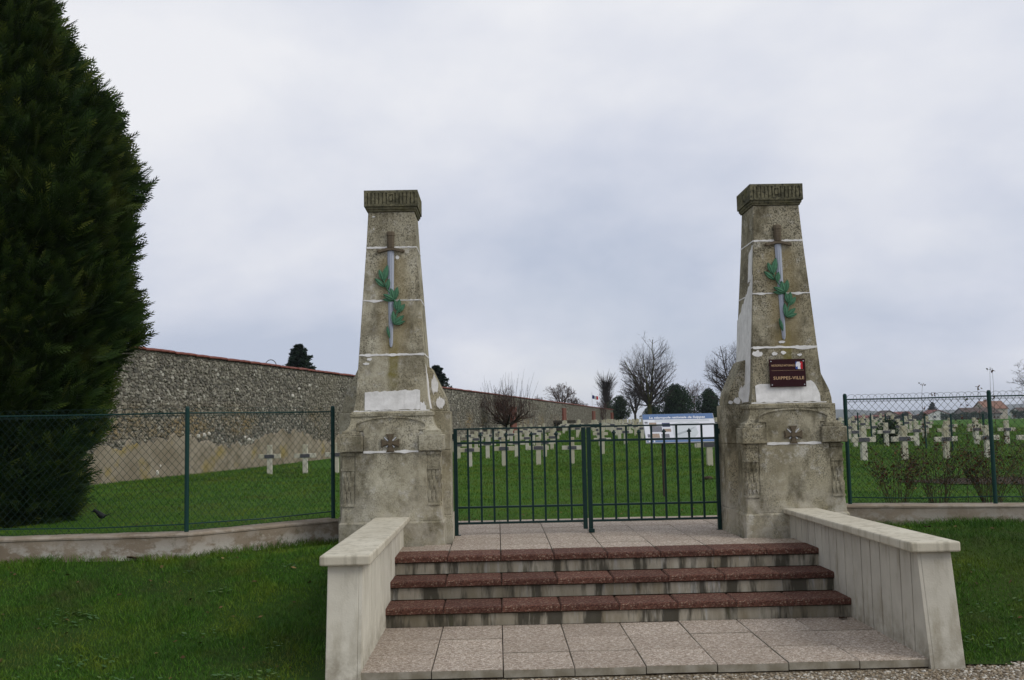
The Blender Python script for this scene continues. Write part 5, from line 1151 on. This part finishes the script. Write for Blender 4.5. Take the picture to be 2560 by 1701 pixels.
for k, mt in enumerate((flat('flag_blue', (.012,.03,.16), .8), flat('flag_white', (.62,.62,.62), .8), flat('flag_red', (.42,.02,.02), .8))):
    V = []; F = []
    for i in range(5):
        u = (k+i/4)/3
        for j in range(2): V.append((.03+.78*u, .06*math.sin(7*u), 4.18-.46*j-.20*u+.03*math.sin(9*u)))
    for i in range(4): F.append((2*i, 2*i+2, 2*i+3, 2*i+1))
    mb_ = MB().add(V, F); o_ = mb_.build('flag_stripe', mt, fl); sdm = o_.modifiers.new('solid', 'SOLIDIFY'); sdm.thickness = .006
lp = thing('street_lamp', (-13.91, 45, 0), 'street lamp with hooped arm showing above the rubble wall', 'street lamp')
MB().tube([(0, 0, -.3), (0, 0, 4.65)]+[(.33-.33*math.cos(a), 0, 4.65+.42*math.sin(a)) for a in np.linspace(.15, math.pi, 12)]+[(.66, 0, 4.45)], .022, 7).build('post', M_dst, lp); MB().loft([[(.66+r*math.cos(q), r*math.sin(q), z) for q in np.linspace(0, 6.283, 11)[:-1]] for z, r in ((4.46, .04), (4.38, .12), (4.26, .15), (4.24, .03))]).build('lantern', M_dst, lp)
hv = []; hf = []; n_h = 60
for i in range(n_h):
    x = 420+1900*i/(n_h-1); h = 15+5*math.sin(i*.35)+3*math.sin(i*.9+1); h *= float(sstep(0, 5, i+1))
    hv += [(x, 1500, -3), (x+30, 1900, h*.8), (x+60, 2200, h), (x+60, 2600, -3)]
for i in range(n_h-1):
    for j in range(3): hf.append((4*i+j, 4*i+4+j, 4*i+5+j, 4*i+1+j))
gh = G('wooded_hill', .95, .05); gh.color(gh.mix(gh.noise(.012, 5, .6), (.075,.085,.075), (.12,.125,.10)))
tag(npmesh('hill', np.array(hv, float), np.array(hf), gh.m, smooth=True), 'low distant hill beyond the houses', kind='structure')
# fallen leaves
M_dead = flat('dead_leaf', (.06,.035,.02), .8, .2, 0, .4, 40)
def dleaf(x, y, z, s, rz, label):
    m = MB(); V = []; 
    for i, (a, w_) in enumerate([(0, .05), (.3, .8), (.6, 1), (.85, .5), (1, .05)]): V += [(a*s, -w_*s*.36, .012+.012*math.sin(a*5)), (a*s, 0, .006), (a*s, w_*s*.36, .014+.010*math.cos(a*4))]
    m.add(V, [(3*i+j, 3*i+3+j, 3*i+4+j, 3*i+1+j) for i in range(4) for j in range(2)]); o = m.build('fallen_leaf', M_dead); o.location = (x, y, z); o.rotation_euler[2] = rz
    sdm = o.modifiers.new('solid', 'SOLIDIFY'); sdm.thickness = .002; return tag(o, label, 'leaf')
dleaf(1.84, -.90, ZL+.004, .085, .4, 'curled brown leaf on the lower landing beside the grooved flank wall')
dleaf(3.35, .75, float(g_out(3.35, .75))+.03, .10, 1., 'curled brown leaf on the verge below the rose-bush fence'); dleaf(-4.6, .33, float(g_out(-4.6, .33))+.03, .13, .2, 'brown leaf lying against the stained low wall by the conifer')

lv = []; lf = []; rl = np.random.default_rng(12)
for (x0, x1, y0, y1, n_, fz) in [(-6.4, -2.4, -2.4, .3, 110, g_out), (2.4, 5.0, -1.9, 1.2, 60, g_out), (-6, 6, 3.45, 4.3, 160, g_in), (3.2, 7, 2, 5, 90, g_in)]:
    for k in range(n_):
        x, y = rl.uniform(x0, x1), rl.uniform(y0, y1)
        if fz is g_out and y > float(fence_y(x))-.2 or fz is g_in and y < float(fence_y(x))+.2: continue
        z = float(fz(x, y))+rl.uniform(.012, .03); a = rl.uniform(0, 6.28); l = rl.uniform(.012, .028); i = len(lv); u = np.array((math.cos(a), math.sin(a), rl.normal(0, .3))); v = np.array((-math.sin(a), math.cos(a), rl.normal(0, .3))); p = np.array((x, y, z))
        lv += [p-u*l, p+v*l*.6+np.array((0, 0, .006)), p+u*l, p-v*l*.6]; lf.append((i, i+1, i+2, i+3))
g = G('leaf_litter', .85, .1); g.color(g.ramp(g.rand(), (0, (.05,.03,.015)), (.6, (.11,.07,.03)), (1, (.20,.14,.06)))); tag(npmesh('leaf_litter', np.array(lv), np.array(lf), g.m), 'tiny brown fallen leaves scattered through the grass', 'leaves', kind='stuff')
for pil, sg, specs in ((PL, 1, [(.405, .465, 1.56, 1.76), (.455, .53, 1.41, 1.52)]), (PR, -1, [(.36, .44, 1.40, 1.58), (.44, .50, 1.385, 1.45), (.52, .56, 1.385, 1.42)])):
    for (u0, u1, z0, z1) in specs:
        n_ = 11; w_ = [math.sqrt(max(.05, 1-(2*i/n_-1)**2)) for i in range(n_+1)]; zc = (z0+z1)/2; hz_ = (z1-z0)/2*1.15; jl = lambda i: (u0+u1)/2+(u1-u0)*.62*(i/n_-.5)*2*1.0; bot = [(jl(i), zc-hz_*w_[i]*random.uniform(.6, 1.15)) for i in range(n_+1)]; top = [(jl(i), min(zc+hz_*w_[i]*random.uniform(.6, 1.15), 1.83-(jl(i)-.40)*2.1)) for i in range(n_, -1, -1)]
        MB().prism(bot+top, lambda a, b, dd: (sg*a, -.075-dd, b), -.004, .006).build('plaster_patch', M_plaster, pil)
# ------------------------------------------------------------------ air
hz = MB().box(-3600, 3600, -60, 4600, -6, 40).build('haze', None)
gm = bpy.data.materials.new('haze_air'); gm.use_nodes = True; gm.node_tree.nodes.clear(); _o = gm.node_tree.nodes.new('ShaderNodeOutputMaterial'); _v = gm.node_tree.nodes.new('ShaderNodeVolumePrincipled')
_v.inputs['Color'].default_value = (.82, .88, .97, 1); _v.inputs['Density'].default_value = .00022; _v.inputs['Anisotropy'].default_value = .2; gm.node_tree.links.new(_v.outputs[0], _o.inputs['Volume'])
hz.data.materials.clear(); hz.data.materials.append(gm); hz.display_type = 'WIRE'; tag(hz, 'thin pale winter haze over the fields', 'haze', kind='stuff')
